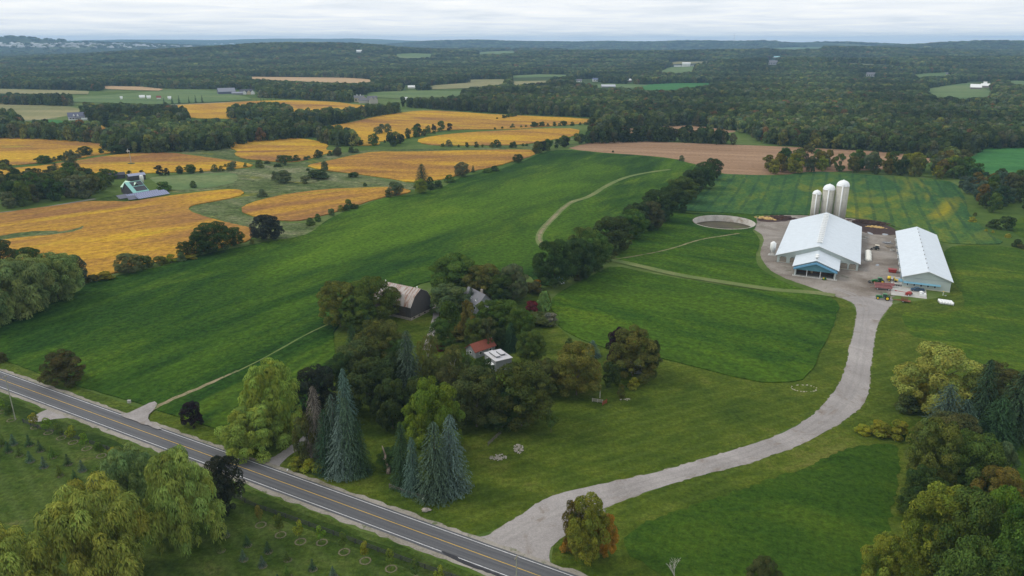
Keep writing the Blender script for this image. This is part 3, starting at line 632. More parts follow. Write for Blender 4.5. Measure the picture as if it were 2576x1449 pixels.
def spruce(name, lv, nb, nl, ls, seed, mat, gapy=.0, power=.85, droop=.22):
    r = np.random.RandomState(seed); P = []; NN = []; TT = []; SX = []; SY = []; TI = []
    for i in range(lv):
        u = (i + r.uniform(-.2, .2)) / lv; u = min(max(u, .01), .985); R = .5 * (1 - u) ** power + .012
        nbb = max(5, int(nb * (.35 + .65 * (1 - u))))
        a0 = r.uniform(0, 6.28)
        for j in range(nbb):
            a = a0 + 6.283 * j / nbb + r.uniform(-.18, .18); Rb = R * r.uniform(.72, 1.12); bt = r.uniform(.7, 1.3)
            if r.rand() < gapy: continue
            q = max(2, int(nl * (.3 + .7 * Rb / .5)))
            for k in range(q):
                s = ((k + .5) / q) ** .6; rr_ = Rb * s
                z = u + .03 - droop * rr_ * (.6 + .8 * s) + r.uniform(-.006, .006)
                lat = r.uniform(-.09, .09) * (1.15 - s * .6)
                P.append((rr_ * math.cos(a + lat / max(s, .2)), rr_ * math.sin(a + lat / max(s, .2)), max(z, .005)))
                NN.append((math.cos(a) * .55 + r.normal() * .25, math.sin(a) * .55 + r.normal() * .25, .8)); TT.append((math.cos(a), math.sin(a), -.35))
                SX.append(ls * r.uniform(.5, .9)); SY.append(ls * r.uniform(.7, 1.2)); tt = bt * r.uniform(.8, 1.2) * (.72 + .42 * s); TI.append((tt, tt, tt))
    return quads(name, np.array(P), np.array(NN), np.array(TT), np.array(SX), np.array(SY), np.array(TI), mat)
def trunk_mesh(name, h, r0, limbs, seed, spread=.28):
    r = random.Random(seed); m_ = MB(); p = Vector((0, 0, 0)); pts = [p.copy()]
    for i in range(5): p = p + Vector((r.uniform(-.012, .012), r.uniform(-.012, .012), h / 5)); pts.append(p.copy())
    for i in range(5): m_.tube(pts[i], pts[i + 1], r0 * (1 - .16 * i), r0 * (1 - .16 * (i + 1)), 7, False)
    for k in range(limbs):
        a = 2 * math.pi * k / limbs + r.uniform(-.3, .3); b0 = pts[r.randint(2, 5)]; L1 = r.uniform(.6, 1.)
        e = b0 + Vector((math.cos(a) * spread * L1, math.sin(a) * spread * L1, r.uniform(.12, .3))); mid = b0.lerp(e, .5) + Vector((0, 0, .04))
        m_.tube(b0, mid, r0 * .45, r0 * .3, 5, False); m_.tube(mid, e, r0 * .3, r0 * .1, 5, False)
    return m_.mesh(name)
def dead_mesh(name, seed, depth=5):
    r = random.Random(seed); m_ = MB()
    def br(p, d, l, rad, k):
        e = p + d * l; m_.tube(p, e, rad, rad * .65, 5, False)
        if k == 0: return
        for _ in range(3 if k > 2 else 2):
            nd = (d + Vector((r.uniform(-.8, .8), r.uniform(-.8, .8), r.uniform(-.15, .5)))).normalized(); br(p + d * l * r.uniform(.6, 1), nd, l * r.uniform(.6, .8), rad * .6, k - 1)
    br(Vector((0, 0, 0)), Vector((0, 0, 1)), .30, .028, depth); return m_.mesh(name)
PRO = {}
def protos(key, fn, n): PRO[key] = [fn(i) for i in range(n)]
protos('B', lambda i: crown('crown', ['round', 'round', 'low', 'tall'][i], 120, .088, 20000, .0145, 11 + i, LEAF), 4)      # big, near
protos('M', lambda i: crown('crown', ['round', 'low', 'tall', 'round'][i], 40, .125, 4200, .030, 31 + i, LEAF), 4)      # middle distance
protos('L', lambda i: crown('crown', ['round', 'low', 'tall', 'bush'][i], 15, .19, 900, .06, 51 + i, LEAF), 4)         # far
protos('W', lambda i: crown('crown', ['low', 'round', 'low'][i], 130, .070, 30000, .0160, 71 + i, LEAF, True), 3)
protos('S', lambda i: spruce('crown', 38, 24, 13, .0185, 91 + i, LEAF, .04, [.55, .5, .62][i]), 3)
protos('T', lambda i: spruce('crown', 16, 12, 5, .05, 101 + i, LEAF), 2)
protos('C', lambda i: crown('crown', 'tall', 34, .13, 4500, .026, 111 + i, LEAF), 2)
protos('U', lambda i: crown('crown', 'bush', 20, .17, 1800, .045, 121 + i, LEAF), 3)
protos('Y', lambda i: crown('crown', 'round', 14, .2, 700, .06, 131 + i, LEAF), 2)
protos('K', lambda i: crown('crown', 'round', 40, .10, 2600, .030, 141 + i, LEAF, i == 1), 2)        # sparse birch
protos('D', lambda i: dead_mesh('branches', 151 + i), 2)
TRK = [trunk_mesh('trunk', .42, .022, 5, 1), trunk_mesh('trunk', .35, .02, 6, 2)]; TRS = trunk_mesh('trunk', .95, .014, 0, 3, 0)
COLS = dict(dk=(.036, .058, .016), gn=(.055, .088, .018), br=(.085, .135, .018), ol=(.080, .092, .022), rd=(.054, .060, .018), bn=(.060, .068, .023), gy=(.085, .105, .045), wl=(.170, .215, .042),
            w2=(.130, .165, .055), bl=(.074, .118, .086), b2=(.050, .078, .052), sd=(.030, .055, .026), pu=(.022, .012, .018), yl=(.20, .20, .022), ye=(.13, .14, .018), or_=(.22, .12, .020),
            crm=(.11, .018, .020), lt=(.15, .22, .06), gb=(.10, .10, .085), bk=(.025, .030, .020), st=(.13, .115, .085), cd=(.050, .082, .016), au=(.105, .088, .020), mp=(.12, .15, .02))
LODK = {'B': 'broadleaf_tree', 'M': 'broadleaf_tree', 'L': 'broadleaf_tree', 'W': 'willow_tree', 'S': 'spruce_tree', 'T': 'young_conifer', 'C': 'cedar_tree', 'U': 'shrub', 'Y': 'young_tree', 'K': 'birch_tree', 'D': 'dead_tree'}
prng = random.Random(5)
def plant(k, X, Y_, Z, w, h, col, label, group=None, trunk=True, base=None):
    me = prng.choice(PRO[k]); name = LODK[k]; cat = 'shrub' if k == 'U' else 'tree'
    c = COLS[col] if isinstance(col, str) else col
    c = tuple(max(0, v * prng.uniform(.9, 1.12) * 1.36) for v in c)
    rz = prng.uniform(0, 6.28)
    if k in 'UL' and not (k == 'L' and trunk is True and h > 30):
        o = bpy.data.objects.new(name, me); COL.objects.link(o); tag(o, label, cat, group); o.location = (X, Y_, Z); o.rotation_euler = (0, 0, rz)
        o.scale = (w, w, h); o.color = (*c, 1); return o
    r = thing(name, label, cat, (X, Y_, Z), rz, group)
    if k == 'D':
        o = bpy.data.objects.new('trunk', me); COL.objects.link(o); o.parent = r; o.scale = (w, w, h)
        if not me.materials: me.materials.append(BARKW)
        return r
    lift = base if base is not None else {'Y': .30, 'K': .12, 'B': .03, 'M': .02, 'T': .06, 'S': .03, 'W': .0, 'C': .0}[k]
    o = bpy.data.objects.new('crown', me); COL.objects.link(o); o.parent = r; o.scale = (w, w, h * (1 - lift)); o.location = (0, 0, h * lift); o.color = (*c, 1)
    tm = TRS if k in 'ST' else prng.choice(TRK)
    if k == 'K': tm = TRKW
    t_ = bpy.data.objects.new('trunk', tm); COL.objects.link(t_); t_.parent = r; t_.scale = (h * .9 if k in 'ST' else w * .8, h * .9 if k in 'ST' else w * .8, h)
    if k == 'Y': t_.scale = (w * 1.2, w * 1.2, h)
    return r
for tm in TRK + [TRS]: tm.materials.append(BARK)
TRKW = trunk_mesh('trunk', .6, .02, 7, 9, .34); TRKW.materials.append(BARKW)
def TX(k, x, ty, by, w, col, label, group=None):
    """tree seen with its crown top at (x,ty), its foot about at by and its crown w wide in the picture"""
    X, Y_ = at(x, by); d = proj(X, Y_, 0)[2]; R = w / 2 * d / F
    if k in 'BWMU': 
        # the visible lower edge is the near side of the crown: move the foot back a little
        n = math.hypot(X, Y_); q = R * .55; X += X / n * q; Y_ += Y_ / n * q
    h = zof(X, Y_, ty); d = proj(X, Y_, h * .5)[2]
    return plant(k, X, Y_, 0, w * d / F * {'B': 1.12, 'S': 1.32, 'T': 1.35, 'M': 1.1}.get(k, 1.), max(h, .8), col, label, group)
TREES = """
W 470 1135 1400 185 wl|largest weeping willow beside the dark bare bush, overhanging the road
W 270 1228 1520 260 wl|broad weeping willow in the middle of the three by the nursery lawn
W 60 1352 1640 230 wl|yellow-green weeping willow cut by the lower left corner of the photo
W 340 1130 1300 130 w2|grey-green willow behind the two big willows, beside the nursery fence
B 572 1152 1300 96 bk|dark leafless-looking tree at the road edge beside the utility pole
W 692 910 1110 150 wl|pale weeping willow behind the other one left of the house drive
W 645 1022 1148 165 wl|low spreading weeping willow at the mouth of the house drive
W 60 652 800 170 w2|leftmost big willow at the left edge above the green field
W 150 640 762 140 w2|right one of the big willows at the left edge above the green field
W -60 700 840 160 w2|willow mostly cut off by the left edge above the green field
B 12 605 680 70 dk|dark tree at the left edge against the orange field
B 82 622 700 70 dk|dark round tree behind the left willows
B 160 640 705 60 dk|dark green tree peeping over the left willows
B 198 642 718 46 b2|blue-green tree just right of the left willows
B 168 885 972 90 rd|round reddish-brown maple standing alone beside the road
B 4 886 912 26 bn|small brown tree at the left edge above the road
B 486 1010 1076 48 pu|small purple-black tree on the verge between farm track and willow
B 672 540 608 78 bk|broad dark tree at the corner of the orange field beside the meadow
B 540 562 640 92 dk|tall dark tree rising from the hedgerow left of the meadow corner
B 590 574 622 46 dk|dark tree on the right of the tall hedgerow tree
B 470 608 650 40 dk|smaller dark tree left of the tall hedgerow tree
B 508 585 646 50 dk|dark middle tree of the hedgerow clump by the orange field
B 325 637 690 64 gy|grey-green round tree alone in the hedgerow under the orange field
U 404 642 668 34 ol|olive shrub in the hedgerow between the grey-green tree and the clump
U 430 640 662 30 ye|yellow-green shrub in the hedgerow left of the clump
U 265 684 708 44 ye|yellow-green shrub in the hedgerow left of the grey-green tree
U 233 690 712 34 bn|brown shrub in the hedgerow right of the left willows
U 480 640 655 34 ye|low yellow shrub below the hedgerow clump
S 873 928 1080 60 bl|tall blue spruce, top of the left spruce group
S 803 972 1160 60 gb|thin grey half-bare spruce in the left spruce group
S 846 992 1180 62 b2|dark green spruce in the middle of the left spruce group
S 882 1003 1190 76 b2|brown-tipped spruce in front of the tall blue one
S 862 1046 1192 74 bl|small bright blue spruce at the front of the left spruce group
S 906 1060 1188 60 sd|dark spruce on the right end of the left spruce group
S 826 1030 1182 66 sd|dark spruce behind the yellow shrubs
C 774 1042 1168 64 bn|brownish cedar on the left end of the left spruce group
U 748 1150 1182 40 ye|leftmost yellow-green shrub beside the house drive
U 778 1155 1188 40 yl|middle yellow-green shrub beside the house drive
U 806 1156 1192 46 ye|rightmost yellow-green shrub under the spruces beside the house drive
S 1040 1100 1238 50 bl|slim blue spruce behind the rail fence, left front of the right spruce group
S 1096 1062 1248 92 b2|wide green spruce at the middle of the right spruce group
S 1136 1044 1232 88 bl|tall blue-grey spruce on the right of the right spruce group
S 1014 1066 1222 56 sd|dark green spruce on the left of the right spruce group
B 1098 950 1165 128 br|bright green maple behind the right spruce group
B 1044 1012 1120 70 br|lower bright green tree leaning on the bright maple
B 1200 928 1092 140 rd|dark reddish maple right of the bright green maple
B 1312 920 1092 150 rd|dark reddish-green maple nearest the stone piles
B 1264 965 1085 80 dk|dark tree squeezed between the two reddish maples
B 1450 865 1008 122 au|rounded brown-green maple beside the red gate
B 1590 826 960 116 ol|olive tree with the grey shed underneath
B 1552 824 930 60 pu|purple-black tree behind the olive tree
B 1638 856 952 44 rd|narrow reddish tree right of the olive tree
U 1594 950 980 32 ye|yellow-green shrub in front of the grey shed
B 1060 950 1075 90 dk|dark tree behind the bare broken trunk and the bright maple
B 990 960 1090 90 dk|very dark tree between the two spruce groups
B 1130 930 1050 80 rd|reddish tree left of the reddish maples
B 1092 900 1010 60 ol|olive tree above the bright green maple
B 1160 915 1012 66 bn|brown tree in front of the birches
B 860 890 1000 70 dk|dark tree at the left edge of the farmstead wood
B 1000 890 1010 74 dk|dark tree beside the tall pale spruce
B 1110 800 880 60 gn|green tree left of the cedar row by the drive
B 1310 780 880 70 gn|green tree on the right of the farmstead, under the scrub mound
B 1262 694 770 66 dk|dark tree right of the grey-shingled roof
B 1172 684 735 70 dk|dark tree left of the grey-shingled roof
B 905 740 840 90 gn|green crown in front of the old barn's left trees
B 1200 800 880 60 gn|green tree in front of the cedars
B 1085 955 1060 60 dk|shaded tree in the middle of the farmstead drive
B 1142 872 960 56 ol|olive crown covering the front of the red-roofed shed
B 1215 905 1000 60 dk|dark crown in front of the flat-roofed house's left end
U 1535 905 975 50 dk|dark bush left of the grey shed
C 1562 965 1002 22 ol|small thin cedar in front of the grey shed
S 1490 856 896 36 bl|small blue spruce behind the brown-green maple
U 1432 850 870 20 gn|small round tree on the lawn behind the brown-green maple
Y 1386 1030 1088 30 gn|slim young tree on the lawn right of the big maples
B 1370 910 1000 80 bn|brownish tree between the dark maples and the brown-green maple
B 1336 835 925 70 gn|green tree right of the flat-roofed house
B 942 900 1050 120 dk|big dark round tree in the middle of the farmstead
B 900 860 985 110 bn|brown tree left of the pale tall spruce
B 800 920 1060 104 bk|very dark tree right of the pale willow
B 965 808 950 112 ol|olive tree with a yellow top below the old barn
B 1005 850 960 80 gn|green tree beside the pale tall spruce
S 1030 832 1010 76 b2|pale tall spruce in the middle of the farmstead
S 890 818 915 44 sd|dark spruce at the left edge of the farmstead trees
S 928 794 850 34 sd|small dark spruce in front of the big tree by the barn
K 1080 842 980 66 ol|weeping birch beside the drive inside the farmstead
K 1142 880 1010 70 ol|birch in front of the red-roofed shed
K 1172 884 990 54 gn|birch left of the flat-roofed house
K 1228 800 880 48 bn|half-bare birch with a white trunk above the flat-roofed house
B 1262 828 880 50 dk|dark tree behind the flat-roofed house
C 1130 757 845 62 cd|dark green cedar right of the gravel drive by the barn
C 1178 755 855 48 au|yellow-brown cedar in the row right of the barn
B 1225 756 830 64 gn|green tree in front of the grey-shingled house
C 1212 785 850 40 cd|green cedar at the right of the cedar row
B 1265 758 850 96 gn|green tree between the cedars and the scrub mound
S 1285 812 880 44 sd|dark spruce behind the flat-roofed house
B 858 712 832 104 ol|left big spreading tree beside the old barn
B 935 704 826 120 gn|tall spreading tree touching the old barn
B 985 722 800 60 ol|smaller tree against the end of the old barn
B 1145 640 745 116 gn|tallest tree behind the old barn
B 1218 668 760 92 ol|tree behind the grey house roof
B 1290 664 762 72 gy|grey-green tree right of the grey house roof
B 1130 716 790 96 gy|low spreading grey-green tree right of the barn
S 1186 722 778 24 sd|dark spruce beside the grey house roof
U 1338 755 786 34 crm|round dark red shrub beside the scrub mound
W 1368 732 782 32 lt|small bright green willow behind the red shrub
U 1340 705 745 50 bn|brown scrub behind the small bright willow
U 1352 704 730 26 or_|orange shrub at the end of the tree row
U 1150 825 858 66 au|rust and green shrub beside the red-roofed shed
U 1108 860 884 24 crm|dark red shrub by the drive inside the farmstead
U 1355 790 822 90 bn|low brown scrub on the mound
U 1385 788 818 44 st|dry grass clump on the right of the scrub mound
B 1393 606 732 100 dk|nearest dark tree of the row dividing the green fields
B 1452 600 708 92 dk|second tree of the dividing row, counted from the near end
B 1488 584 688 88 gn|third tree of the dividing row, counted from the near end
B 1466 572 660 62 ol|yellow-green crown at the left of the third tree in the dividing row
B 1540 548 640 100 dk|fourth tree of the dividing row, counted from the near end
B 1588 530 606 72 gn|fifth tree of the dividing row, bright and low
B 1600 510 585 76 dk|sixth tree of the dividing row, tall
B 1636 506 580 64 bn|brownish tree in the middle of the dividing row
B 1652 480 560 84 dk|eighth tree of the dividing row, wide and dark
B 1690 466 535 70 dk|ninth tree of the dividing row
B 1712 445 512 80 gn|tenth tree of the dividing row
B 1740 428 490 60 dk|eleventh tree of the dividing row
B 1766 408 478 60 dk|twelfth tree of the dividing row
B 1792 399 456 44 dk|far end tree of the row dividing the green fields
S 1062 412 472 38 sd|big pointed spruce on the edge between orange and green fields
B 1058 450 488 32 ye|yellow-green tree in front of the pointed spruce
U 1083 445 478 24 dk|dark bush right of the pointed spruce
U 1103 452 475 22 dk|dark shrub right of the yellow-green tree
U 1130 440 460 26 gn|green shrub between the spruce and the grey-green tree
B 1163 408 446 38 gy|grey-green tree on the edge between orange and green fields
S 1190 416 433 10 sd|small pointed evergreen on the edge of the far orange field
U 1225 424 436 26 gn|flat green shrub on the edge of the orange field
U 1244 417 432 22 dk|dark shrub on the edge of the orange field
B 995 458 494 38 gy|grey-green tree at the tip of the small orange field
U 976 478 498 20 bn|brown shrub left of the tree at the tip of the small orange field
U 877 502 527 22 gn|pointed green shrub below the small orange field
U 858 516 532 18 ye|yellow-green shrub below the small orange field
U 899 514 524 12 gn|small round shrub at the right of the pointed shrub
U 834 522 545 18 gy|thin grey shrub below the small orange field
U 800 538 558 18 gn|round green shrub by the meadow corner
U 781 548 568 24 gn|wide green shrub by the meadow corner
B 1303 388 410 26 dk|round dark tree at the right corner of the middle orange field
B 712 428 462 42 gy|round grey-green willow in the meadow
B 693 430 455 18 gy|smaller grey-green tree beside the round meadow willow
U 770 440 462 28 gy|pale grey bush in the meadow
U 800 428 452 60 dk|wide dark thicket at the edge of the middle orange field
U 890 432 447 30 dk|dark bush on the lower edge of the middle orange field
U 918 460 469 12 dk|small dark bush in the meadow above the small orange field
U 800 452 455 10 dk|tiny dark bush by the thicket
U 660 476 496 24 gy|blue-grey bush in the meadow by the small orange field
U 775 423 430 10 dk|tiny round bush at the tip of the middle orange field
B 817 405 432 18 gy|slim tree at the left of the middle orange field
B 717 390 416 22 gn|tree between two orange fields in the valley
U 700 411 420 20 dk|dark bush beside the tree between two orange fields
U 672 404 412 18 dk|dark bush at the field corner in the valley
B 851 370 394 20 bn|brown tree in the fencerow between two orange fields
U 487 455 473 18 gn|dark round bush in the pale pasture
B 452 417 438 18 dk|dark tree at the upper edge of the pale pasture
B 480 414 437 26 gn|green tree at the upper edge of the pale pasture
U 412 458 482 40 gn|round green tree right of the solar barn
B 183 377 440 36 gy|tall grey half-bare poplar among the trees left of the solar barn
S 145 410 455 34 sd|pointed dark evergreen left of the grey poplar
B 95 398 404 18 dk|small round bush on the upper left orange field
B 214 368 392 34 dk|dark tree in the fencerow between the two left orange fields
B 300 364 388 44 dk|dark spreading tree right of the fencerow of the left orange fields
B 350 362 380 24 gn|round green tree by the end of the dark grove
B 14 401 425 28 dk|round tree at the left edge of the upper orange field
B 112 390 412 30 gn|green and dark tree at the end of the left fencerow
B 2345 870 1050 178 wl|big weeping willow right of the gravel drive
S 2457 906 1075 80 sd|dark spruce right of the big right-hand willow
S 2545 930 1095 110 sd|broad dark spruce at the right edge
S 2498 1000 1120 90 sd|dark spruce in front of the right-hand group
B 2500 915 1010 100 bn|brownish tree behind the dark spruces on the right
B 2562 935 1060 60 bn|brown tree at the right edge behind the spruces
S 2366 968 1110 96 b2|green pine under the big right-hand willow
S 2412 1005 1120 80 b2|second green pine under the big right-hand willow
B 2315 962 1030 40 yl|yellow-green small tree beside the pine at the drive
U 2275 995 1040 60 bn|brown bush left of the big right-hand willow
U 2170 1070 1095 44 yl|leftmost yellow-green bush above the lower right field
U 2212 1062 1100 60 ye|middle yellow-green bush above the lower right field
U 2258 1060 1105 56 ye|yellow-green bush beside the trees at the field corner
B 2385 1045 1160 130 bn|brown-topped tree below the pines
B 2330 1060 1250 120 ol|olive tree along the right edge of the lower right field
B 2425 1100 1260 150 gn|large green tree in the right-hand tree belt
B 2500 1112 1240 70 gy|grey-green tree at the right of the belt
B 2490 1182 1330 110 au|orange-yellow maple in the right-hand tree belt
B 2310 1180 1310 100 dk|dark tree on the field side of the right-hand belt
B 2340 1232 1470 150 mp|yellow-topped tree at the lower right
B 2410 1240 1520 170 gn|broad green tree at the lower right
B 2480 1225 1480 110 br|bright green tree behind the broad one at the lower right
B 2520 1290 1620 160 gn|dark-sided green tree at the lower right corner
B 2400 1380 1700 190 gn|tree cut by the bottom edge at the lower right
B 2215 1350 1530 112 mp|orange and green maple at the bottom edge
B 1912 1410 1510 74 rd|reddish shrubby tree at the bottom edge
D 1695 1392 1470 60 gb|bare grey tree at the bottom edge of the lower right field
B 1475 1250 1432 96 mp|green maple with orange sides at the mouth of the gravel drive
B 1520 1300 1412 56 or_|orange side of the foliage right of the green maple
B 1440 1262 1400 48 au|rusty young tree left of the green maple
U 1426 1355 1392 34 or_|red-orange shrub at the foot of the green maple
D 1512 1268 1330 44 gb|small bare tree behind the green maple
U 2530 540 580 40 dk|dark bush in the rough meadow at the right edge
U 2500 552 576 30 dk|smaller dark bush in the rough meadow at the right edge
U 2558 602 622 26 dk|round dark bush near the far corner of the tramlined field
B 2390 374 425 42 w2|pale yellow-green tree beyond the tramlined field
U 1714 391 406 16 gy|small grey bush on the edge of the ploughed field
U 1542 378 384 6 dk|tiny bush on the edge of the ploughed field
"""
for ln in TREES.strip().split('\n'):
    a, lab = ln.split('|'); k, x, ty, by, w, c = a.split(); TX(k, float(x), float(ty), float(by), float(w), c, lab)

def rowt(PD, step, hr, wr, kinds, cols, label, group, jit=3.):
    P = [at(*p) for p in PD]
    for i in range(len(P) - 1):
        a = Vector(P[i]); b_ = Vector(P[i + 1]); n = max(1, round((b_ - a).length / step))
        for j in range(n):
            q = a.lerp(b_, (j + prng.uniform(.1, .9)) / n); h = prng.uniform(*hr)
            plant(prng.choice(kinds), q.x + prng.uniform(-jit, jit), q.y + prng.uniform(-jit, jit), 0, h * prng.uniform(*wr), h, prng.choice(cols), label, group)
def fill(PD, step, hr, wr, kinds, cols, label, group):
    P = [at(*p) for p in PD]; xs_ = [p[0] for p in P]; ys_ = [p[1] for p in P]
    j = 0; y = min(ys_)
    while y < max(ys_):
        x = min(xs_) + (j % 2) * step / 2
        while x < max(xs_):
            X = x + prng.uniform(-.35, .35) * step; Y_ = y + prng.uniform(-.35, .35) * step
            if inpoly(np.array([X]), np.array([Y_]), P)[0]:
                h = prng.uniform(*hr); plant(prng.choice(kinds), X, Y_, 0, h * prng.uniform(*wr), h, prng.choice(cols), label, group)
            x += step
        y += step * .87; j += 1
DKS = ['dk', 'dk', 'gn', 'bk', 'ol']; MIX = ['dk', 'gn', 'dk', 'ol', 'bn', 'gy', 'gn']
fill([(0, 490), (0, 525), (60, 521), (110, 516), (170, 507), (225, 498), (260, 485), (275, 470), (250, 458), (150, 455), (60, 455), (-60, 465), (-60, 500)], 14, (11, 17), (.85, 1.1), 'M', MIX, 'tree of the dense wood left of the solar barn', 'trees of the wood left of the solar barn')
rowt([(250, 448), (300, 452), (325, 446), (372, 443), (440, 440)], 11, (5, 9), (.9, 1.2), 'M', ['dk', 'bk', 'gn'], 'dark small tree behind the solar barn', 'dark trees behind the solar barn')
fill([(1920, 438), (1960, 444), (2007, 437), (2100, 432), (2200, 441), (2300, 448), (2390, 456), (2420, 462), (2440, 430), (2400, 410), (2340, 425), (2200, 426), (2100, 415), (2000, 414), (1925, 426)], 13.6, (11, 19), (.65, .95), 'M', MIX + ['ye', 'au'], 'tree of the thin wood between the ploughed and the tramlined field', 'trees of the wood behind the tramlined field')
fill([(2415, 470), (2442, 515), (2475, 530), (2520, 545), (2620, 545), (2650, 480), (2560, 462), (2500, 456), (2440, 445), (2415, 455)], 14.2, (9, 16), (.7, 1.), 'M', ['dk', 'sd', 'gn', 'au', 'bn', 'b2'], 'tree of the mixed wood right of the tramlined field', 'trees of the wood right of the tramlined field')
rowt([(2440, 540), (2480, 575), (2520, 600), (2576, 640)], 14, (1.5, 4), (1, 1.6), 'U', ['ye', 'ol', 'yl', 'bn'], 'low weedy shrub in the rough strip at the right edge', 'shrubs of the rough strip', 6)
pass
rowt([(1340, 390), (1370, 380), (1400, 372), (1450, 362), (1500, 355)], 9, (8, 13), (.8, 1.1), 'L', DKS, 'tree of the hedgerow between orange and ploughed fields', 'hedgerow between orange and ploughed fields', 5)
pass
LABF = ('low shrub in a fencerow between the orange fields', 'shrubs of the orange-field fencerows')
for P in ([(100, 411), (140, 405), (190, 398), (240, 388), (270, 384)], [(690, 408), (740, 407), (800, 396), (850, 388), (905, 383)], [(905, 366), (960, 360), (1010, 352), (1050, 345), (1090, 336)], [(1240, 326), (1300, 321), (1370, 318), (1450, 316), (1500, 312)],
          [(1105, 370), (1200, 370), (1290, 371), (1340, 366)], [(560, 420), (640, 421), (700, 421)], [(440, 438), (520, 433), (590, 428)], [(1246, 300), (1270, 298), (1310, 290)], [(430, 662), (470, 653)], [(385, 668), (350, 680)], [(640, 614), (620, 616)], [(860, 534), (900, 522)], [(0, 690), (60, 700)]):
    rowt(P, 9, (2.5, 8), (.9, 1.4), 'U', ['dk', 'gn', 'dk', 'ol', 'gy'], *LABF, 2.)
rowt([(1020, 350), (1060, 338), (1100, 332), (1131, 327)], 16, (9, 14), (.6, .9), 'L', DKS, 'tree of the group between the two far orange fields', 'trees between the two far orange fields')
rowt([(930, 366), (985, 368), (1010, 358)], 11, (9, 15), (.8, 1.), 'L', DKS, 'tree below the far orange field, left of the valley meadow', 'trees below the far orange field')
fill([(945, 335), (975, 330), (985, 336), (955, 340)], 11, (9, 12), (.8, 1.), 'L', ['gy'], 'grey-green tree standing in the far orange field', 'grey-green trees in the far orange field')
pass
rowt([(1420, 250), (1460, 249), (1500, 247)], 10, (12, 16), (.4, .5), 'L', ['sd'], 'dark pointed evergreen in the windbreak by the far road', 'evergreens of the far windbreak', 1) if False else None
rowt([(395, 263), (420, 262), (445, 261), (470, 260), (490, 259), (520, 258)], 13, (11, 16), (.4, .5), 'T', ['sd'], 'dark pointed evergreen in the windbreak beside the far road', 'evergreens of the far windbreak', 1)
rowt([(640, 254), (700, 252), (780, 252), (850, 256)], 8, (4, 6), (.45, .6), 'T', ['sd', 'gn'], 'small clipped evergreen in the long row beside the far orange field', 'clipped evergreen row', .4)
rowt([(1440, 712), (1500, 682), (1560, 634), (1600, 590), (1640, 562), (1690, 520)], 9, (1.5, 3.5), (1.2, 1.8), 'U', ['bn', 'gn', 'ol'], 'low brush at the foot of the tree row dividing the green fields', 'brush under the dividing tree row', 1.5)

LABM = ('dark tree scattered over the far left farmland', 'trees scattered over the far left farmland')
for P in ([(0, 250), (90, 256), (180, 262)], [(150, 268), (200, 268), (215, 285)], [(260, 272), (330, 268), (370, 274)], [(245, 233), (330, 234), (400, 233)], [(60, 334), (140, 334), (250, 340)], [(885, 262), (930, 262), (985, 266)]):
    pass
# far woodland: one uncountable mass, instanced clumps on points
FRONT = [(-3000, 225), (0, 223), (250, 229), (400, 223), (560, 225), (640, 246), (720, 249), (840, 255), (905, 262), (985, 268), (1060, 273), (1246, 286), (1490, 296), (1530, 326), (1613, 322), (1738, 316), (1850, 330), (1932, 365), (2082, 375), (2232, 383), (2357, 400), (2440, 396), (2468, 377), (2520, 373), (2776, 373), (6000, 373)]
EXTRA = [[(800, 352), (850, 352), (905, 361), (900, 368), (850, 369), (815, 364)], [(1485, 364), (1490, 356), (1560, 351), (1650, 350), (1740, 353), (1850, 359), (1850, 366), (1740, 360), (1650, 357), (1560, 359)], [(1485, 352), (1490, 325), (1560, 322), (1555, 330), (1510, 350)], [(0, 249), (90, 252), (90, 257), (0, 254)], [(255, 266), (330, 264), (380, 270), (380, 275), (260, 274)], [(60, 333), (140, 333), (250, 338), (250, 342), (60, 337)], [(-60, 262), (0, 262), (0, 246), (90, 246), (185, 254), (195, 268), (60, 264)], [(195, 276), (215, 262), (290, 256), (385, 262), (390, 270), (435, 289), (475, 300), (470, 314), (390, 345), (300, 345), (285, 330), (215, 298)],
         [(-60, 350), (-60, 300), (50, 305), (60, 335), (115, 345), (140, 338), (170, 350), (250, 356), (262, 362), (80, 350)], [(575, 294), (600, 285), (660, 282), (725, 285), (730, 299), (640, 303), (575, 299)],
         [(640, 316), (700, 306), (800, 300), (870, 298), (900, 292), (990, 283), (1020, 281), (1000, 287), (930, 294), (870, 310), (810, 319), (700, 326), (640, 324)],
         [(262, 384), (330, 387), (380, 387), (450, 382), (560, 378), (640, 357), (720, 352), (800, 345), (800, 330), (690, 330), (450, 330), (300, 335), (262, 362)]]
HOUSE_CLEAR = [[(545, 226), (650, 226), (650, 240), (545, 240)], [(885, 239), (965, 239), (965, 262), (885, 262)], [(1505, 210), (1552, 210), (1552, 224), (1505, 224)], [(1012, 214), (1050, 214), (1050, 225), (1012, 225)], [(1575, 204), (1590, 200), (1600, 212), (1575, 212)],
               [(1440, 200), (1510, 198), (1510, 210), (1440, 210)], [(1695, 160), (1750, 160), (1750, 172), (1695, 172)], [(2430, 205), (2495, 205), (2495, 225), (2430, 225)], [(2170, 186), (2205, 186), (2205, 195), (2170, 195)], [(1928, 152), (1958, 152), (1958, 168), (1928, 168)], [(895, 128), (915, 128), (915, 136), (895, 136)], [(140, 285), (200, 285), (200, 308), (140, 308)], [(1940, 138), (1968, 138), (1968, 147), (1940, 147)]]
pts = []; scl = []; cols = []; idxs = []
fx = [p[0] for p in FRONT]; fy = [p[1] for p in FRONT]
PAL = np.array([(.034, .050, .017), (.045, .064, .020), (.056, .076, .022), (.070, .088, .028), (.066, .066, .028), (.050, .070, .034), (.078, .086, .044), (.105, .110, .028), (.100, .062, .026)]); PAL = PAL * 1.6; PW = np.array([.18, .2, .18, .14, .08, .10, .06, .045, .015]); PW /= PW.sum()
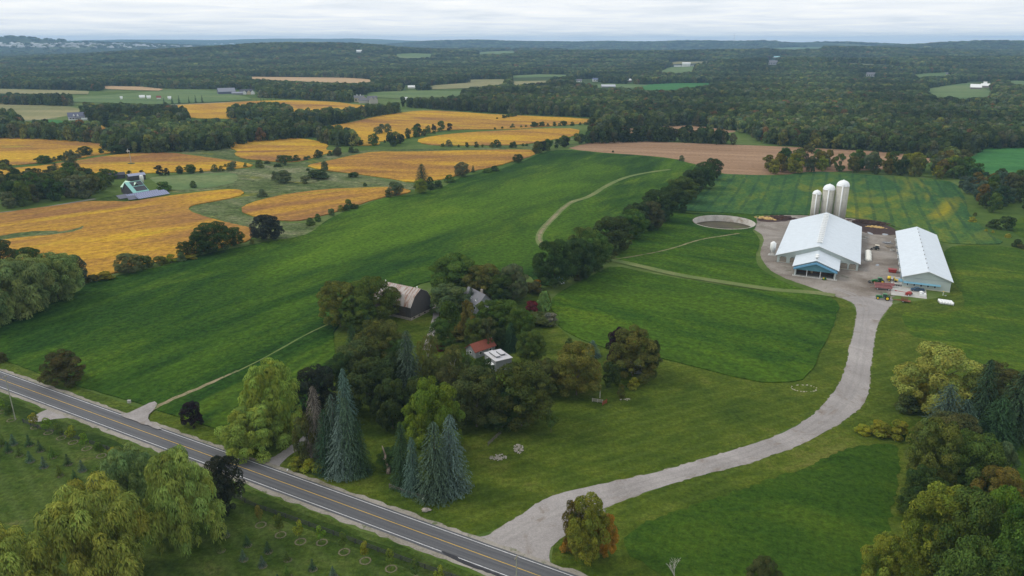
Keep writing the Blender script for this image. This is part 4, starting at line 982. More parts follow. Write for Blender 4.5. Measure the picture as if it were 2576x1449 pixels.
def zone(y0, y1, step, hh, ww, cmul=1., keepf=1.):
    r = np.random.RandomState(int(y0))
    half = .80 * y1 + 250
    gx = np.arange(-half, half, step); gy = np.arange(y0, y1, step * .87)
    A, B_ = np.meshgrid(gx, gy); A = A + (np.arange(len(gy)) % 2)[:, None] * step / 2
    A = (A + r.uniform(-.42, .42, A.shape) * step).ravel(); B_ = (B_ + r.uniform(-.42, .42, B_.shape) * step).ravel()
    k = np.abs(A) < .78 * B_ + 260; A = A[k]; B_ = B_[k]
    Z = terr(A, B_)
    d = B_ * cP - (Z - H) * sP; v = B_ * sP + (Z - H) * cP; px = CX + F * A / d; py = CY - F * v / d
    # the base line test uses the flat map so that hills keep their trees
    dF = B_ * cP + H * sP; vF = B_ * sP - H * cP; pyF = CY - F * vF / dF; pxF = CX + F * A / dF
    ok = pyF < np.interp(pxF, fx, fy)
    for P in EXTRA: ok |= inpoly(pxF, pyF, P)
    for zz in (0., 7., 14.):
        dd = B_ * cP - (Z + zz - H) * sP; vv = B_ * sP + (Z + zz - H) * cP; qx = CX + F * A / dd; qy = CY - F * vv / dd
        for P in CLEAR + HOUSE_CLEAR: ok &= ~inpoly(qx, qy, P)
    # open farmland in the valley before the town, thinning woods far away
    ok &= ~((B_ > 5300) & (B_ < 8000) & (px < 860) & (r.rand(len(A)) < .90))
    op = np.sin(A / 520 + 1.7) * np.sin(B_ / 760 + A / 900) + .5 * np.sin(A / 230 + B_ / 310)
    ok &= ~((B_ > 4800) & (op > .80)); ok &= ~((B_ > 2600) & (op > 1.15)); ok &= r.rand(len(A)) < keepf
    A, B_, Z = A[ok], B_[ok], Z[ok]; n = len(A)
    big = .5 + .5 * np.sin(A / 90 + B_ / 140) * np.sin(B_ / 75 - A / 200)
    s = r.uniform(.78, 1.22, n)
    pts.append(np.stack([A, B_, Z - .5], 1)); scl.append(np.stack([ww * s * r.uniform(.85, 1.15, n), ww * s * r.uniform(.85, 1.15, n), hh * s], 1))
    c = PAL[r.choice(len(PAL), n, p=PW)] * r.uniform(.75, 1.3, n)[:, None] * (.55 + .8 * big)[:, None] * cmul; cols.append(c)
    idxs.append(np.where(r.rand(n) < .10, 4, r.randint(0, 4, n)))
zone(640, 1500, 8.8, 15., 11.); zone(1500, 3000, 11.5, 15.5, 14.); zone(3000, 5200, 20, 17., 25.); zone(5200, 12500, 40, 19., 50.)
pts = np.concatenate(pts); scl = np.concatenate(scl); cols = np.concatenate(cols); idxs = np.concatenate(idxs)
print('woodland points', len(pts))
me = bpy.data.meshes.new('woodland'); me.vertices.add(len(pts)); me.vertices.foreach_set('co', pts.astype(np.float32).ravel())
a = me.attributes.new('scl', 'FLOAT_VECTOR', 'POINT'); a.data.foreach_set('vector', scl.astype(np.float32).ravel())
a = me.attributes.new('rz', 'FLOAT_VECTOR', 'POINT'); rz = np.zeros((len(pts), 3), np.float32); rz[:, 2] = rs.uniform(0, 6.28, len(pts)); a.data.foreach_set('vector', rz.ravel())
a = me.attributes.new('pick', 'INT', 'POINT'); a.data.foreach_set('value', idxs.astype(np.int32))
a = me.attributes.new('leaf', 'FLOAT_COLOR', 'POINT'); cc = np.ones((len(pts), 4), np.float32); cc[:, :3] = cols; a.data.foreach_set('color', cc.ravel())
me.update()
wood = mesh_obj('woodland', me, None); tag(wood, 'continuous rolling woodland of mixed dark green trees reaching to the horizon', 'woodland', kind='stuff')
wc = bpy.data.collections.new('woodland_kinds')
for i in range(5):
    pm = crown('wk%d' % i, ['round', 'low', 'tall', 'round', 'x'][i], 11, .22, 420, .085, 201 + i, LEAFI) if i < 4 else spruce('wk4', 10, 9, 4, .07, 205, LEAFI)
    po = bpy.data.objects.new('wk%d' % i, pm); wc.objects.link(po)
ng = bpy.data.node_groups.new('woodland', 'GeometryNodeTree'); ng.interface.new_socket('Geometry', in_out='INPUT', socket_type='NodeSocketGeometry'); ng.interface.new_socket('Geometry', in_out='OUTPUT', socket_type='NodeSocketGeometry')
gi = ng.nodes.new('NodeGroupInput'); go = ng.nodes.new('NodeGroupOutput'); ip = ng.nodes.new('GeometryNodeInstanceOnPoints'); ci = ng.nodes.new('GeometryNodeCollectionInfo')
ci.inputs['Collection'].default_value = wc; ci.inputs['Separate Children'].default_value = True; ci.inputs['Reset Children'].default_value = True
def na(nm, ty): n_ = ng.nodes.new('GeometryNodeInputNamedAttribute'); n_.data_type = ty; n_.inputs[0].default_value = nm; return n_.outputs[0]
ng.links.new(gi.outputs[0], ip.inputs['Points']); ng.links.new(ci.outputs[0], ip.inputs['Instance']); ip.inputs['Pick Instance'].default_value = True
ng.links.new(na('pick', 'INT'), ip.inputs['Instance Index']); ng.links.new(na('rz', 'FLOAT_VECTOR'), ip.inputs['Rotation']); ng.links.new(na('scl', 'FLOAT_VECTOR'), ip.inputs['Scale']); ng.links.new(ip.outputs[0], go.inputs[0])
mod = wood.modifiers.new('woodland', 'NODES'); mod.node_group = ng

# ================================================================== buildings
BA = math.radians(-24.55)
WHROOF = ribbed('white_metal_roof', (.59, .65, .70), .45, 1, .38, .25, spec=.45, dark=.93)
GRWALL = ribbed('pale_metal_siding', (.44, .50, .47), .3, 0, .5, .3, dark=.86)
TRIMB = plain('blue_trim', (.12, .30, .44), .5, .06); TRIMW = plain('white_trim', (.74, .75, .74), .5, .06)
DARK = plain('dark_interior', (.018, .018, .018), .9, .3); GLASS = plain('window_glass', (.02, .025, .03), .08, .1, spec=.8)
CONC = plain('concrete', (.42, .41, .38), .9, .1, .6, dirt=((.25, .22, .18), .4, .5, .8)); STEEL = plain('steel', (.45, .46, .47), .4, .1, metal=.6)
WOOD = plain('timber', (.30, .24, .17), .85, .2, 3.)
SILOW = ribbed('concrete_staves', (.50, .485, .42), .75, 2, .85, .5, rust=((.30, .28, .235), .45, .75, (.5, .5, .12)), dark=.80)
DOMEW = plain('silo_dome_white', (.80, .82, .83), .35, .04); WHITEP = plain('white_plastic', (.80, .81, .80), .35, .05)
def gable_profile(W_, eave, ridge): return [(0, eave), (W_ / 2, ridge), (W_, eave)]
def building(root, W_, L_, prof, wall, roof, oh=.6, rt=.18, y0=0., base=0., wname='wall', rname='roof'):
    """gabled or gambrel block: closed wall volume under the roof profile, and a roof of thick plates over it"""
    m_ = MB(); pr = [(0, base)] + [(x, z - rt - .02) for x, z in prof] + [(W_, base)]
    m_.prism(pr, y0, y0 + L_); m_.build(wname, wall, root)
    r_ = MB(); n = len(prof); P = []
    for i, (x, z) in enumerate(prof):
        if i == 0: dx_, dz_ = prof[1][0] - x, prof[1][1] - z; k = oh / math.hypot(dx_, dz_); P.append((x - dx_ * k, z - dz_ * k))
        elif i == n - 1: dx_, dz_ = x - prof[-2][0], z - prof[-2][1]; k = oh / math.hypot(dx_, dz_); P.append((x + dx_ * k, z + dz_ * k))
        else: P.append((x, z))
    top = P; bot = [(x, z - rt) for x, z in P][::-1]
    r_.prism(top + bot, y0 - oh, y0 + L_ + oh)
    return r_.build(rname, roof, root)
bx0, by0 = at(1953.7, 658.8)
barn = thing('dairy_barn', 'largest white-roofed barn, with louvred end wall and blue-banded annex in front', 'barn', (bx0, by0, 0), BA)
BW, BL, BE, BRG = 38.9, 84.5, 4.25, 11.0
rf = building(barn, BW, BL, gable_profile(BW, BE, BRG), GRWALL, WHROOF, .95)
# end wall openings: chamfered louvres
for x0 in (1.3, 6.4, 30.6, 34.6):
    w_, z0, z1 = 3.3, .45, 3.35; c_ = .6
    pf = [(x0, z0), (x0 + w_, z0), (x0 + w_, z1 - c_), (x0 + w_ - c_, z1), (x0 + c_, z1), (x0, z1 - c_)]
    m_ = MB(); m_.prism(pf, -.05, .1); o = m_.build('opening', DARK, barn)
    s_ = MB()
    for k in range(6): s_.box((x0 + w_ / 2, -.10, z0 + .10 + k * .48), (w_ - .1, .06, .22))
    s_.box((x0 + w_ / 2, -.09, z0 - .08), (w_ + .2, .08, .14)); s_.build('slats', plain('tan_boards', (.50, .43, .34), .8), o)
tr = MB(); tr.box((BW / 2, -.06, 4.0), (BW, .05, .12)); tr.build('trim_band', plain('grey_trim', (.30, .35, .35), .6), barn)
for s in (1, -1):
    m_ = MB(); sx_ = 0 if s > 0 else BW; m_.prism([(sx_ - s * .95, BE - .33), (BW / 2, BRG), (BW / 2, BRG - .24), (sx_ - s * .95, BE - .57)], -1.0, -.955); m_.build('bargeboard', TRIMW, barn)
vent = MB()
for k in range(1): vent.box((0, 0, .34), (2.5, 1.35, .5)); vent.prism([(-1.5, .6), (1.5, .6), (0, .98)], -.95, .95)
vme = vent.mesh('ridge_vent'); vme.materials.append(WHITEP)
for k in range(17):
    o = bpy.data.objects.new('ridge_vent', vme); COL.objects.link(o); o.parent = barn; o.location = (BW / 2, 7.0 + k * 4.4, BRG - .15)
# blue curtain sides
for sx_ in (0, BW):
    m_ = MB(); m_.box((sx_ + (-.06 if sx_ == 0 else .06), BL / 2, 2.2), (.06, BL - 3, 1.9)); m_.build('side_curtain', plain('curtain', (.10, .16, .2), .6), barn)
# annex
AX, AW, AY, AL = 10.0, 19.4, -20.4, 20.3
an = bpy.data.objects.new('annex', None); COL.objects.link(an); an.parent = barn; an.location = (AX, AY, 0); an.empty_display_size = .3
prof = gable_profile(AW, 5.1, 8.75)
m_ = MB(); t_ = .3
m_.box((t_ / 2, AL / 2, 2.45), (t_, AL, 4.9)); m_.box((AW - t_ / 2, AL / 2, 2.45), (t_, AL, 4.9))       # side walls
m_.prism([(0, 3.2), (0, 4.85), (AW / 2, 8.5), (AW, 4.85), (AW, 3.2)], .0, .3)                            # front gable
m_.box((.55, .2, 1.6), (1.1, .4, 3.2)); m_.box((AW - .55, .2, 1.6), (1.1, .4, 3.2))
m_.box((AW / 2, 7.2, 1.6), (AW - .7, .2, 3.2)); m_.build('annex_wall', GRWALL, an)
m_ = MB(); m_.box((AW / 2, 7.05, 1.6), (AW - .8, .06, 3.1)); m_.build('inner_wall', plain('inner_boards', (.16, .10, .07), .9, .4, 1.), an)
r_ = MB(); P = [(-1.0, 4.7), (AW / 2, 8.75), (AW + 1.0, 4.7)]; r_.prism(P + [(x, z - .18) for x, z in P][::-1], -.9, AL + .2); ar = r_.build('annex_roof', WHROOF, an)
for yy in (2.8, 6.4):
    m_ = MB(); m_.lathe([(.55, 0), (.55, .8), (1.05, 1.0), (1.05, 1.25), (.5, 1.6), (.1, 1.7)], (AW / 2, yy, 8.6), 14); m_.build('cupola_vent', WHITEP, ar, True)
m_ = MB(); m_.prism([(-.3, 3.3), (AW / 2, 7.0), (AW + .3, 3.3), (AW + .3, 4.15), (AW / 2, 7.85), (-.3, 4.15)], -1.6, -.02)
m_.build('blue_canopy', plain('blue_canopy', (.15, .36, .55), .5, .05), an)
m_ = MB(); m_.prism([(.6, 3.1), (AW - .6, 3.1), (AW - .6, 3.45), (AW / 2, 6.9), (.6, 3.45)], -.1, -.01); m_.build('gable_panel', plain('teal_panel', (.11, .27, .33), .6, .05), an)
for xx in (.5, 6.0, 12.2, AW - .5):
    m_ = MB(); m_.box((xx, -.25, 1.6), (.28, .28, 3.2)); m_.build('post', TRIMW, an)
m_ = MB(); m_.box((AW / 2, -.3, .06), (AW + 1, 3.0, .12)); m_.build('slab', CONC, an)
m_ = MB(); m_.box((8, 6.6, .9), (1.0, .8, 1.8)); m_.build('inner_door', plain('tan_door', (.5, .38, .2), .7), an)
# long shed
sx0, sy0 = at(2268.6, 721.5)
shed = thing('machine_shed', 'long narrow white-roofed shed with five small windows and a blue awning', 'shed', (sx0, sy0, 0), BA)
SW, SL, SE, SR = 19.7, 94.5, 5.5, 9.0
building(shed, SW, SL, gable_profile(SW, SE, SR), GRWALL, WHROOF, .8)
m_ = MB(); m_.box((SW / 2, -.05, 4.9), (SW, .05, .12)); m_.build('trim_band', plain('grey_trim2', (.28, .32, .33), .6), shed)
m_ = MB(); m_.prism([(0, 2.95), (-1.5, 2.55), (-1.5, 2.45), (0, 2.35)], .3, 15.6, 'x'); aw = m_.build('awning', plain('blue_awning', (.17, .36, .47), .5, .05), shed)
m_ = MB(); m_.box((-.9, 1.2, 2.8), (1.6, 3.6, .5)); m_.build('side_canopy', plain('blue_awning2', (.17, .36, .47), .5, .05), shed)
for k in range(5):
    x_ = 2.1 + k * 2.85; m_ = MB(); m_.box((x_, -.04, 1.75), (.95, .1, 1.35)); f_ = m_.build('window', TRIMW, shed); m_ = MB(); m_.box((x_, -.07, 1.75), (.7, .1, 1.1)); m_.build('pane', GLASS, f_)
m_ = MB(); m_.box((SW / 2, -.1, .15), (SW, .22, .3)); m_.build('plinth', plain('cream_plinth', (.6, .58, .46), .8), shed)
m_ = MB(); m_.box((9.9, -.1, 7.3), (.35, .12, .35)); m_.build('gable_lamp', STEEL, shed)
for k, yy in enumerate((12, 25, 38, 51, 64, 77)):
    m_ = MB(); m_.box((-.06, yy, 1.9), (.1, 5.4, 3.4)); m_.build('side_door', plain('blue_door', (.10, .16, .26), .5), shed)
    m_ = MB(); m_.box((-.5, yy + 6, 3.2), (1.0, 1.2, 1.2)); m_.build('fan_box', TRIMW, shed)
sv = MB(); sv.lathe([(.22, 0), (.22, .35), (.36, .4), (.3, .6), (.05, .68)], (0, 0, 0), 8); sme = sv.mesh('ridge_vent'); sme.materials.append(STEEL)
for k in range(11):
    o = bpy.data.objects.new('ridge_vent', sme); COL.objects.link(o); o.parent = shed; o.location = (SW / 2, 5 + k * 8.3, SR - .05)
for b_, W_, E_, R_, L_ in ((shed, SW, SE, SR, 0), ):
    for s in (1, -1):
        sx_ = 0 if s > 0 else W_; m_ = MB(); m_.prism([(sx_ - s * .8, E_ - .3), (W_ / 2, R_), (W_ / 2, R_ - .24), (sx_ - s * .8, E_ - .54)], -.86, -.81); m_.build('bargeboard', TRIMW, b_)
# silos
for lab, xt, yt, by, D_, rise in (('shortest, leftmost concrete silo with a white dome', 2057.5, 478, 556, 5.3, .32), ('middle concrete silo with a white dome', 2088.5, 463, 558, 7.3, .45), ('tallest, rightmost concrete silo with a white dome', 2123, 453, 561, 7.6, .47)):
    xb = xt - (by - yt) * .143; X, Y_ = at(xb, by); h = zof(X, Y_, yt); t_ = thing('silo', lab + ' behind the dairy barn', 'silo', (X, Y_, 0), BA); R_ = D_ / 2; hb = h - R_ * .92
    m_ = MB(); m_.lathe([(R_, 0), (R_, hb)], n=36); m_.build('staves', SILOW, t_, True)
    hoop = MB()
    for k in range(int(hb / 1.6)): hoop.lathe([(R_ + .03, k * 1.6 + .8), (R_ + .03, k * 1.6 + .84)], n=36)
    hoop.build('hoops', plain('hoop_steel', (.30, .29, .26), .6), t_)
    m_ = MB(); m_.lathe([(R_ + .10, hb - .05), (R_ + .10, hb + .15)] + [(R_ * math.cos(a_), hb + .15 + R_ * .85 * math.sin(a_)) for a_ in [math.pi / 2 * i / 8 for i in range(8)]] + [(.05, hb + R_)], n=28); m_.build('dome', DOMEW, t_, True)
    m_ = MB(); m_.tube((0, -R_ - .28, 1), (0, -R_ - .28, hb + .4), .42, .42, 12); m_.box((0, -R_ * .75, hb + .7), (.9, R_ * .7, .5), 0, 0); m_.build('chute', WHITEP, t_, True)
# feed bin
X, Y_ = at(1942.5, 641); t_ = thing('feed_bin', 'white hopper-bottomed feed bin beside the left corner of the dairy barn', 'feed bin', (X, Y_, 0), BA)
m_ = MB(); m_.lathe([(.3, 1.0), (1.5, 3.2), (1.5, 6.6), (.4, 7.5), (.05, 7.6)], n=20); m_.build('hopper', WHITEP, t_, True)
for a_ in range(4):
    m_ = MB(); c_, s_ = math.cos(a_ * math.pi / 2 + .78), math.sin(a_ * math.pi / 2 + .78); m_.tube((1.45 * c_, 1.45 * s_, 0), (1.45 * c_, 1.45 * s_, 4), .08, .08, 6); m_.build('leg', STEEL, t_)
m_ = MB(); m_.box((0, 0, .1), (4.2, 4.2, .2)); m_.build('pad', CONC, t_)
# manure pit
t_ = thing('manure_tank', 'round sunken concrete manure tank in the green field left of the barn', 'tank', (PC[0], PC[1], 0))
WALLP = plain('tank_concrete', (.60, .57, .52), .85, .15, .3, dirt=((.36, .29, .22), .12, .48, .66))
n = 64; m_ = MB(); R_ = PR
for i in range(n):
    a0 = 2 * math.pi * i / n; a1 = 2 * math.pi * (i + 1) / n
    q = lambda r, a, z: (r * math.cos(a), r * math.sin(a), z)
    vs = [q(R_ - .28, a0, -4.2), q(R_ - .28, a1, -4.2), q(R_ - .28, a1, .32), q(R_ - .28, a0, .32), q(R_ + .02, a0, .32), q(R_ + .02, a1, .32), q(R_ + .02, a1, -.5), q(R_ + .02, a0, -.5)]
    m_.add(vs, [(0, 3, 2, 1), (3, 4, 5, 2), (4, 7, 6, 5)])
m_.build('wall', WALLP, t_)
m_ = MB(); m_.lathe([(R_ - .2, -4.3), (R_ - .2, -3.6)], n=48); m_.build('slurry', gravel('slurry', [(.35, (.05, .045, .035)), (.5, (.085, .075, .05)), (.65, (.11, .10, .05))], ((.09, .11, .03), .05, .6, .7)), t_)
m_ = MB()
for k in range(26): m_.blob((prng.uniform(2, 14), prng.uniform(-13, -5), -3.5), (prng.uniform(.8, 2), prng.uniform(.6, 1.4), prng.uniform(.3, .9)), k)
m_.build('debris', plain('debris', (.20, .15, .10), .95, .5, .8), t_)
# heaps
def heap(name, label, x, y, n, sx, sy, h, mat, seed, r=(1.0, 2.4), ang=0.):
    X, Y_ = at(x, y); t_ = MB(); rng = random.Random(seed)
    for k in range(n):
        u, v_ = rng.gauss(0, .45), rng.gauss(0, .45); q = rng.uniform(*r); e = max(0.1, 1 - (u * u + v_ * v_) * .6)
        t_.blob((max(-1, min(1, u)) * sx, max(-1, min(1, v_)) * sy, 0), (q, q * .8, h * e * rng.uniform(.5, 1.1)), seed * 99 + k, 9, .3)
    o = t_.build(name, mat, None, True); o.location = (X, Y_, 0); o.rotation_euler = (0, 0, ang); tag(o, label, 'heap'); return o
DUNG = plain('dung', (.055, .030, .022), .95, .5, .8, bmp=.8); STRAWM = plain('straw', (.50, .34, .13), .95, .35, 1.2, bmp=.8)
heap('manure_heap', 'long dark manure heap beyond the yard, right of the silos', 2185, 560, 70, 13, 4.5, 1.8, DUNG, 1, (1.2, 2.6), BA)
heap('straw_heap', 'yellow straw heap lying against the dark heap right of the silos', 2205, 572, 22, 5.5, 1.8, 1.1, STRAWM, 2, (.7, 1.4), BA)
heap('manure_heap', 'dark manure heap left of the dairy barn and silos', 1965, 549, 50, 9, 3.5, 2.0, DUNG, 3, (1.2, 2.4), BA)
heap('straw_heap', 'yellow straw heap beside the round manure tank', 1925, 550, 40, 7, 2.4, 1.6, STRAWM, 4, (.8, 1.6), BA)
sheet('manure_stain', [(2148, 552), (2160, 550), (2215, 560), (2255, 577), (2262, 590), (2230, 592), (2180, 588), (2160, 578), (2140, 566)], MANURE, .034, step=2)
sheet('manure_stain', [(1905, 548), (1985, 541), (1995, 548), (1985, 556), (1940, 560), (1905, 556)], MANURE, .034, step=2)
WATER = plain('puddle_water', (.10, .11, .12), .06, .05, spec=.9)
for P in ([(2180, 583), (2188, 584), (2198, 589), (2196, 591), (2186, 589)], [(2217, 588), (2226, 587), (2236, 590), (2232, 592), (2222, 592)], [(2201, 667), (2207, 663), (2213, 666), (2211, 669), (2204, 669)]):
    sheet('puddle', P, WATER, .04, step=1., jit=.1)
sheet('concrete_pad', [(2241.7, 694.8), (2265.8, 698), (2269, 722), (2330, 731), (2331.7, 752), (2241.7, 741.8)], plain('pad_concrete', (.44, .43, .40), .9, .1, .5, dirt=((.30, .27, .23), .3, .5, .8)), .05, smooth=0, jit=0.)

# ---- machinery
GRN = plain('tractor_green', (.018, .16, .035), .35, .1, spec=.5); YEL = plain('tractor_yellow', (.80, .56, .02), .4, .05, spec=.5); TYRE = plain('tyre', (.022, .022, .024), .85, .2)
CABG = plain('cab_glass', (.03, .045, .05), .08, .1, spec=.8); REDM = plain('machine_red', (.30, .035, .03), .5, .2, 1.5); PINKR = plain('faded_red', (.34, .15, .145), .7, .2, 1.); RUST = plain('rusty_iron', (.22, .075, .045), .85, .35, 2.)
BLK = plain('black_iron', (.03, .03, .03), .6, .2); BLUEC = plain('pickup_blue', (.035, .075, .13), .3, .08, spec=.6); BEIGE = plain('beige_body', (.62, .56, .45), .5, .08); GRPL = plain('grey_plastic', (.30, .31, .33), .6, .1)
def wheel(root, x, y, r, w, rim=YEL, name='wheel'):
    m_ = MB()
    m_.prism([(r * math.cos(a), r * math.sin(a)) for a in [2 * math.pi * i / 20 for i in range(20)]], -w / 2, w / 2)
    for i in range(16):
        a = 2 * math.pi * i / 16; m_.box((r * math.cos(a), 0, r * math.sin(a)), (.07 * r + .04, w * .95, .10), 0, -a)
    o = m_.build(name, TYRE, root); o.location = (x, y, r)
    m2 = MB(); m2.prism([(r * .58 * math.cos(a), r * .58 * math.sin(a)) for a in [2 * math.pi * i / 16 for i in range(16)]], -w / 2 - .04, w / 2 + .04); m2.prism([(r * .2 * math.cos(a), r * .2 * math.sin(a)) for a in [2 * math.pi * i / 8 for i in range(8)]], -w / 2 - .1, w / 2 + .1)
    m2.build('rim', rim, o); return o
def frame_of(a, b):   # origin between two ground points, +X towards the first
    A, B_ = Vector(a), Vector(b); c = (A + B_) / 2; d = A - B_; return c, math.atan2(d.y, d.x), d.length
def tractor(label, f, r, scale=1., loader=False):
    c, ang, Lw = frame_of(f, r); t_ = thing('tractor', label, 'tractor', (c.x, c.y, .05), ang); k = Lw / 2
    for s in (1, -1): wheel(t_, -k, s * .95 * scale, .95 * scale, .5 * scale); wheel(t_, k, s * .85 * scale, .62 * scale, .38 * scale)
    m_ = MB(); m_.prism([(.2, .9), (k + .9, .85), (k + 1.0, 1.1), (k + .95, 1.55), (k + .5, 1.75), (.1, 1.9)], -.42, .42); m_.build('hood', GRN, t_)
    m_ = MB(); m_.box((0, 0, .8), (2 * k + .6, .5, .45)); m_.box((k, 0, .65), (.3, 1.6, .2)); m_.box((-k, 0, .95), (.35, 1.8, .3)); m_.build('chassis', GRN, t_)
    m_ = MB(); m_.prism([(-.0, 1.35), (-.05, 2.6), (-1.35, 2.6), (-1.55, 1.4)], -.72, .72); cab = m_.build('cab', CABG, t_)
    for x_, y_ in ((-.02, .72), (-.02, -.72), (-1.45, .72), (-1.45, -.72)): m_ = MB(); m_.tube((x_, y_, 1.3), (x_, y_, 2.65), .06, .06, 6); m_.build('pillar', GRN, cab)
    m_ = MB(); m_.box((-.72, 0, 2.72), (1.75, 1.65, .2)); m_.build('roof', GRN, cab)
    for s in (1, -1): m_ = MB(); m_.prism([(-k - .9, 1.55), (-k - .6, 1.98), (-k + .1, 2.05), (-k + .75, 1.75), (-k + .7, 1.68), (-k + .1, 1.95), (-k - .6, 1.88)], s * .62, s * 1.2); m_.build('fender', GRN, t_)
    m_ = MB(); m_.tube((.7, .35, 1.8), (.7, .35, 2.6), .06, .06, 8); m_.build('exhaust', BLK, t_)
    if loader:
        for s in (1, -1): m_ = MB(); m_.box((k + .4, s * .62, 1.45), (2.9, .14, .2), 0, .35); m_.build('loader_arm', GRN, t_)
        m_ = MB(); m_.prism([(k + 1.7, .3), (k + 2.5, .25), (k + 2.3, .4), (k + 1.9, .9), (k + 1.7, .95)], -1.1, 1.1); m_.build('bucket', BLK, t_)
    return t_
tractor('green tractor with front loader, parked above the red wagons', (173.4, 337.), (176.8, 336.4), 1., True)
tractor('green tractor with bright yellow wheels, hitched to the rusty harrow', (164.6, 314.1), (168.0, 312.3), 1.05)
def wagon(label, a, b):
    c, ang, L_ = frame_of(a, b); t_ = thing('hay_wagon', label, 'wagon', (c.x, c.y, .05), ang, None)
    for s in (1, -1):
        for x_ in (-L_ * .32, L_ * .36): wheel(t_, x_, s * .95, .40, .25, WHITEP)
    m_ = MB(); m_.box((0, 0, .95), (L_, 2.3, .14)); m_.build('deck', PINKR, t_)
    m_ = MB()
    for s in (1, -1): m_.box((0, s * 1.15, 1.3), (L_, .08, .55))
    m_.box((-L_ / 2, 0, 1.5), (.1, 2.3, 1.0)); m_.build('side_rails', PINKR, t_)
    m_ = MB(); m_.box((0, 0, .65), (L_ * .9, .3, .25)); m_.tube((L_ / 2, 0, .6), (L_ / 2 + 2, 0, .4), .06, .06, 6); m_.build('undercarriage', RUST, t_); return t_
wagon('long pink-red flat wagon nearer to the green loader tractor', (171.6, 332.6), (179.6, 330.4)); wagon('pink-red wagon with white wheel rims, beside the lower green tractor', (169.8, 328.3), (176.6, 326.0))
# trailed grey attachment row behind tractor 1
c, ang, L_ = frame_of((178.2, 334.3), (184.5, 332.2)); t_ = thing('disc_harrow', 'low dark implement with small wheels behind the loader tractor', 'implement', (c.x, c.y, .05), ang)
m_ = MB(); m_.box((0, 0, .5), (L_, .2, .2)); m_.box((0, .9, .5), (L_ * .9, .12, .12)); m_.build('frame', BLK, t_)
for k in range(7): wheel(t_, -L_ / 2 + .6 + k * L_ / 7.2, .45, .32, .3, GRPL)
# yellow sprayer
c, ang, L_ = frame_of((180.6, 341.5), (185.3, 338.6)); t_ = thing('sprayer', 'yellow-tanked machine standing between the loader tractor and the long shed', 'sprayer', (c.x, c.y, .05), ang)
m_ = MB(); m_.tube((1.5, -.1, 1.5), (.1, -.1, 1.5), .8, .8, 14); m_.build('tank', YEL, t_, True)
m_ = MB(); m_.box((-.4, 0, .7), (4.6, .9, .25)); m_.box((-1.2, 0, 1.2), (.2, 2.4, 1.2)); m_.build('frame', BLK, t_)
m_ = MB(); m_.prism([(-1.6, .7), (-3.1, .6), (-3.1, 1.1), (-1.9, 1.3), (-1.5, 2.2), (-1.3, 2.2)], -.7, .7); m_.build('hopper', YEL, t_)
for s in (1, -1): wheel(t_, .6, s * .9, .5, .3, YEL); wheel(t_, -2.2, s * .9, .45, .3, BLK)
# red mower-conditioner with long drawbar
c, ang, L_ = frame_of((177.2, 324.0), (182.0, 319.0)); a0 = Vector((177.2, 323.6)); b0 = Vector((181.2, 319.6))
t_ = thing('mower_conditioner', 'bright red hay mower with a long drawbar on the concrete pad', 'implement', (180.9, 319.4, .06), ang)
m_ = MB(); m_.prism([(-1.1, .3), (-1.0, 1.2), (-.3, 1.45), (.7, 1.2), (.9, .5), (.8, .3)], -1.6, 1.6); m_.build('housing', REDM, t_)
m_ = MB(); m_.tube((.8, 0, 1.0), (5.2, .3, .8), .12, .12, 8); m_.box((5.3, .3, .8), (.8, .5, .3)); m_.build('drawbar', REDM, t_)
for s in (1, -1): wheel(t_, -.9, s * 1.75, .42, .28, WHITEP)
# rusty harrow behind tractor 2
c, ang, L_ = frame_of((170.2, 312.0), (177.2, 308.2)); t_ = thing('field_harrow', 'rusty folded harrow on the grass hitched behind the green tractor', 'implement', (c.x, c.y, .02), ang)
m_ = MB(); m_.tube((L_ / 2, 0, .5), (0, .0, .7), .1, .1, 6); m_.tube((L_ / 2, 0, .5), (-.2, 1.0, .7), .07, .07, 6); m_.tube((L_ / 2, 0, .5), (-.2, -1., .7), .07, .07, 6)
m_.box((-1.4, 0, .7), (3.4, 2.2, .12)); m_.build('frame', RUST, t_)
m_ = MB(); rg = random.Random(4)
for k in range(60):
    p = Vector((rg.uniform(-1.8, .6), rg.uniform(-1.3, 1.3), rg.uniform(.5, 2.1))); q = p + Vector((rg.uniform(-.3, .3), rg.uniform(-.3, .3), rg.uniform(-.5, .5))); m_.tube(p, q, .05, .05, 4)
for s in (1, -1):
    for x_ in (-1.8, -.9, 0, .6): m_.box((x_, s * 1.25, 1.3), (.1, .1, 1.5))
    m_.box((-.6, s * 1.25, 1.0), (2.6, .1, .1)); m_.box((-.6, s * 1.25, 1.9), (2.6, .1, .1))
m_.build('tines', RUST, t_)
for s in (1, -1): wheel(t_, -.2, s * .8, .4, .25, WHITEP)
# pickup
c, ang, L_ = frame_of((185.0, 325.6), (190.8, 324.0)); t_ = thing('pickup_truck', 'dark blue pickup truck parked by the windows of the long shed', 'pickup truck', (c.x, c.y, .06), ang)
m_ = MB(); m_.prism([(2.85, .45), (2.85, 1.0), (2.6, 1.12), (1.3, 1.2), (.9, 1.8), (-.7, 1.85), (-.95, 1.2), (-1.0, .75), (-1.0, .45)], -.95, .95); m_.box((-1.9, .9, .85), (1.95, .1, .75)); m_.box((-1.9, -.9, .85), (1.95, .1, .75)); m_.box((-2.85, 0, .85), (.1, 1.9, .75)); m_.box((-1.9, 0, .55), (1.95, 1.8, .12)); m_.build('body', BLUEC, t_)
m_ = MB(); m_.prism([(1.22, 1.22), (.92, 1.72), (-.68, 1.76), (-.86, 1.22)], -.97, .97); m_.build('windows', CABG, t_)
for x_ in (1.85, -1.8):
    for s in (1, -1): wheel(t_, x_, s * .88, .38, .24, STEEL)
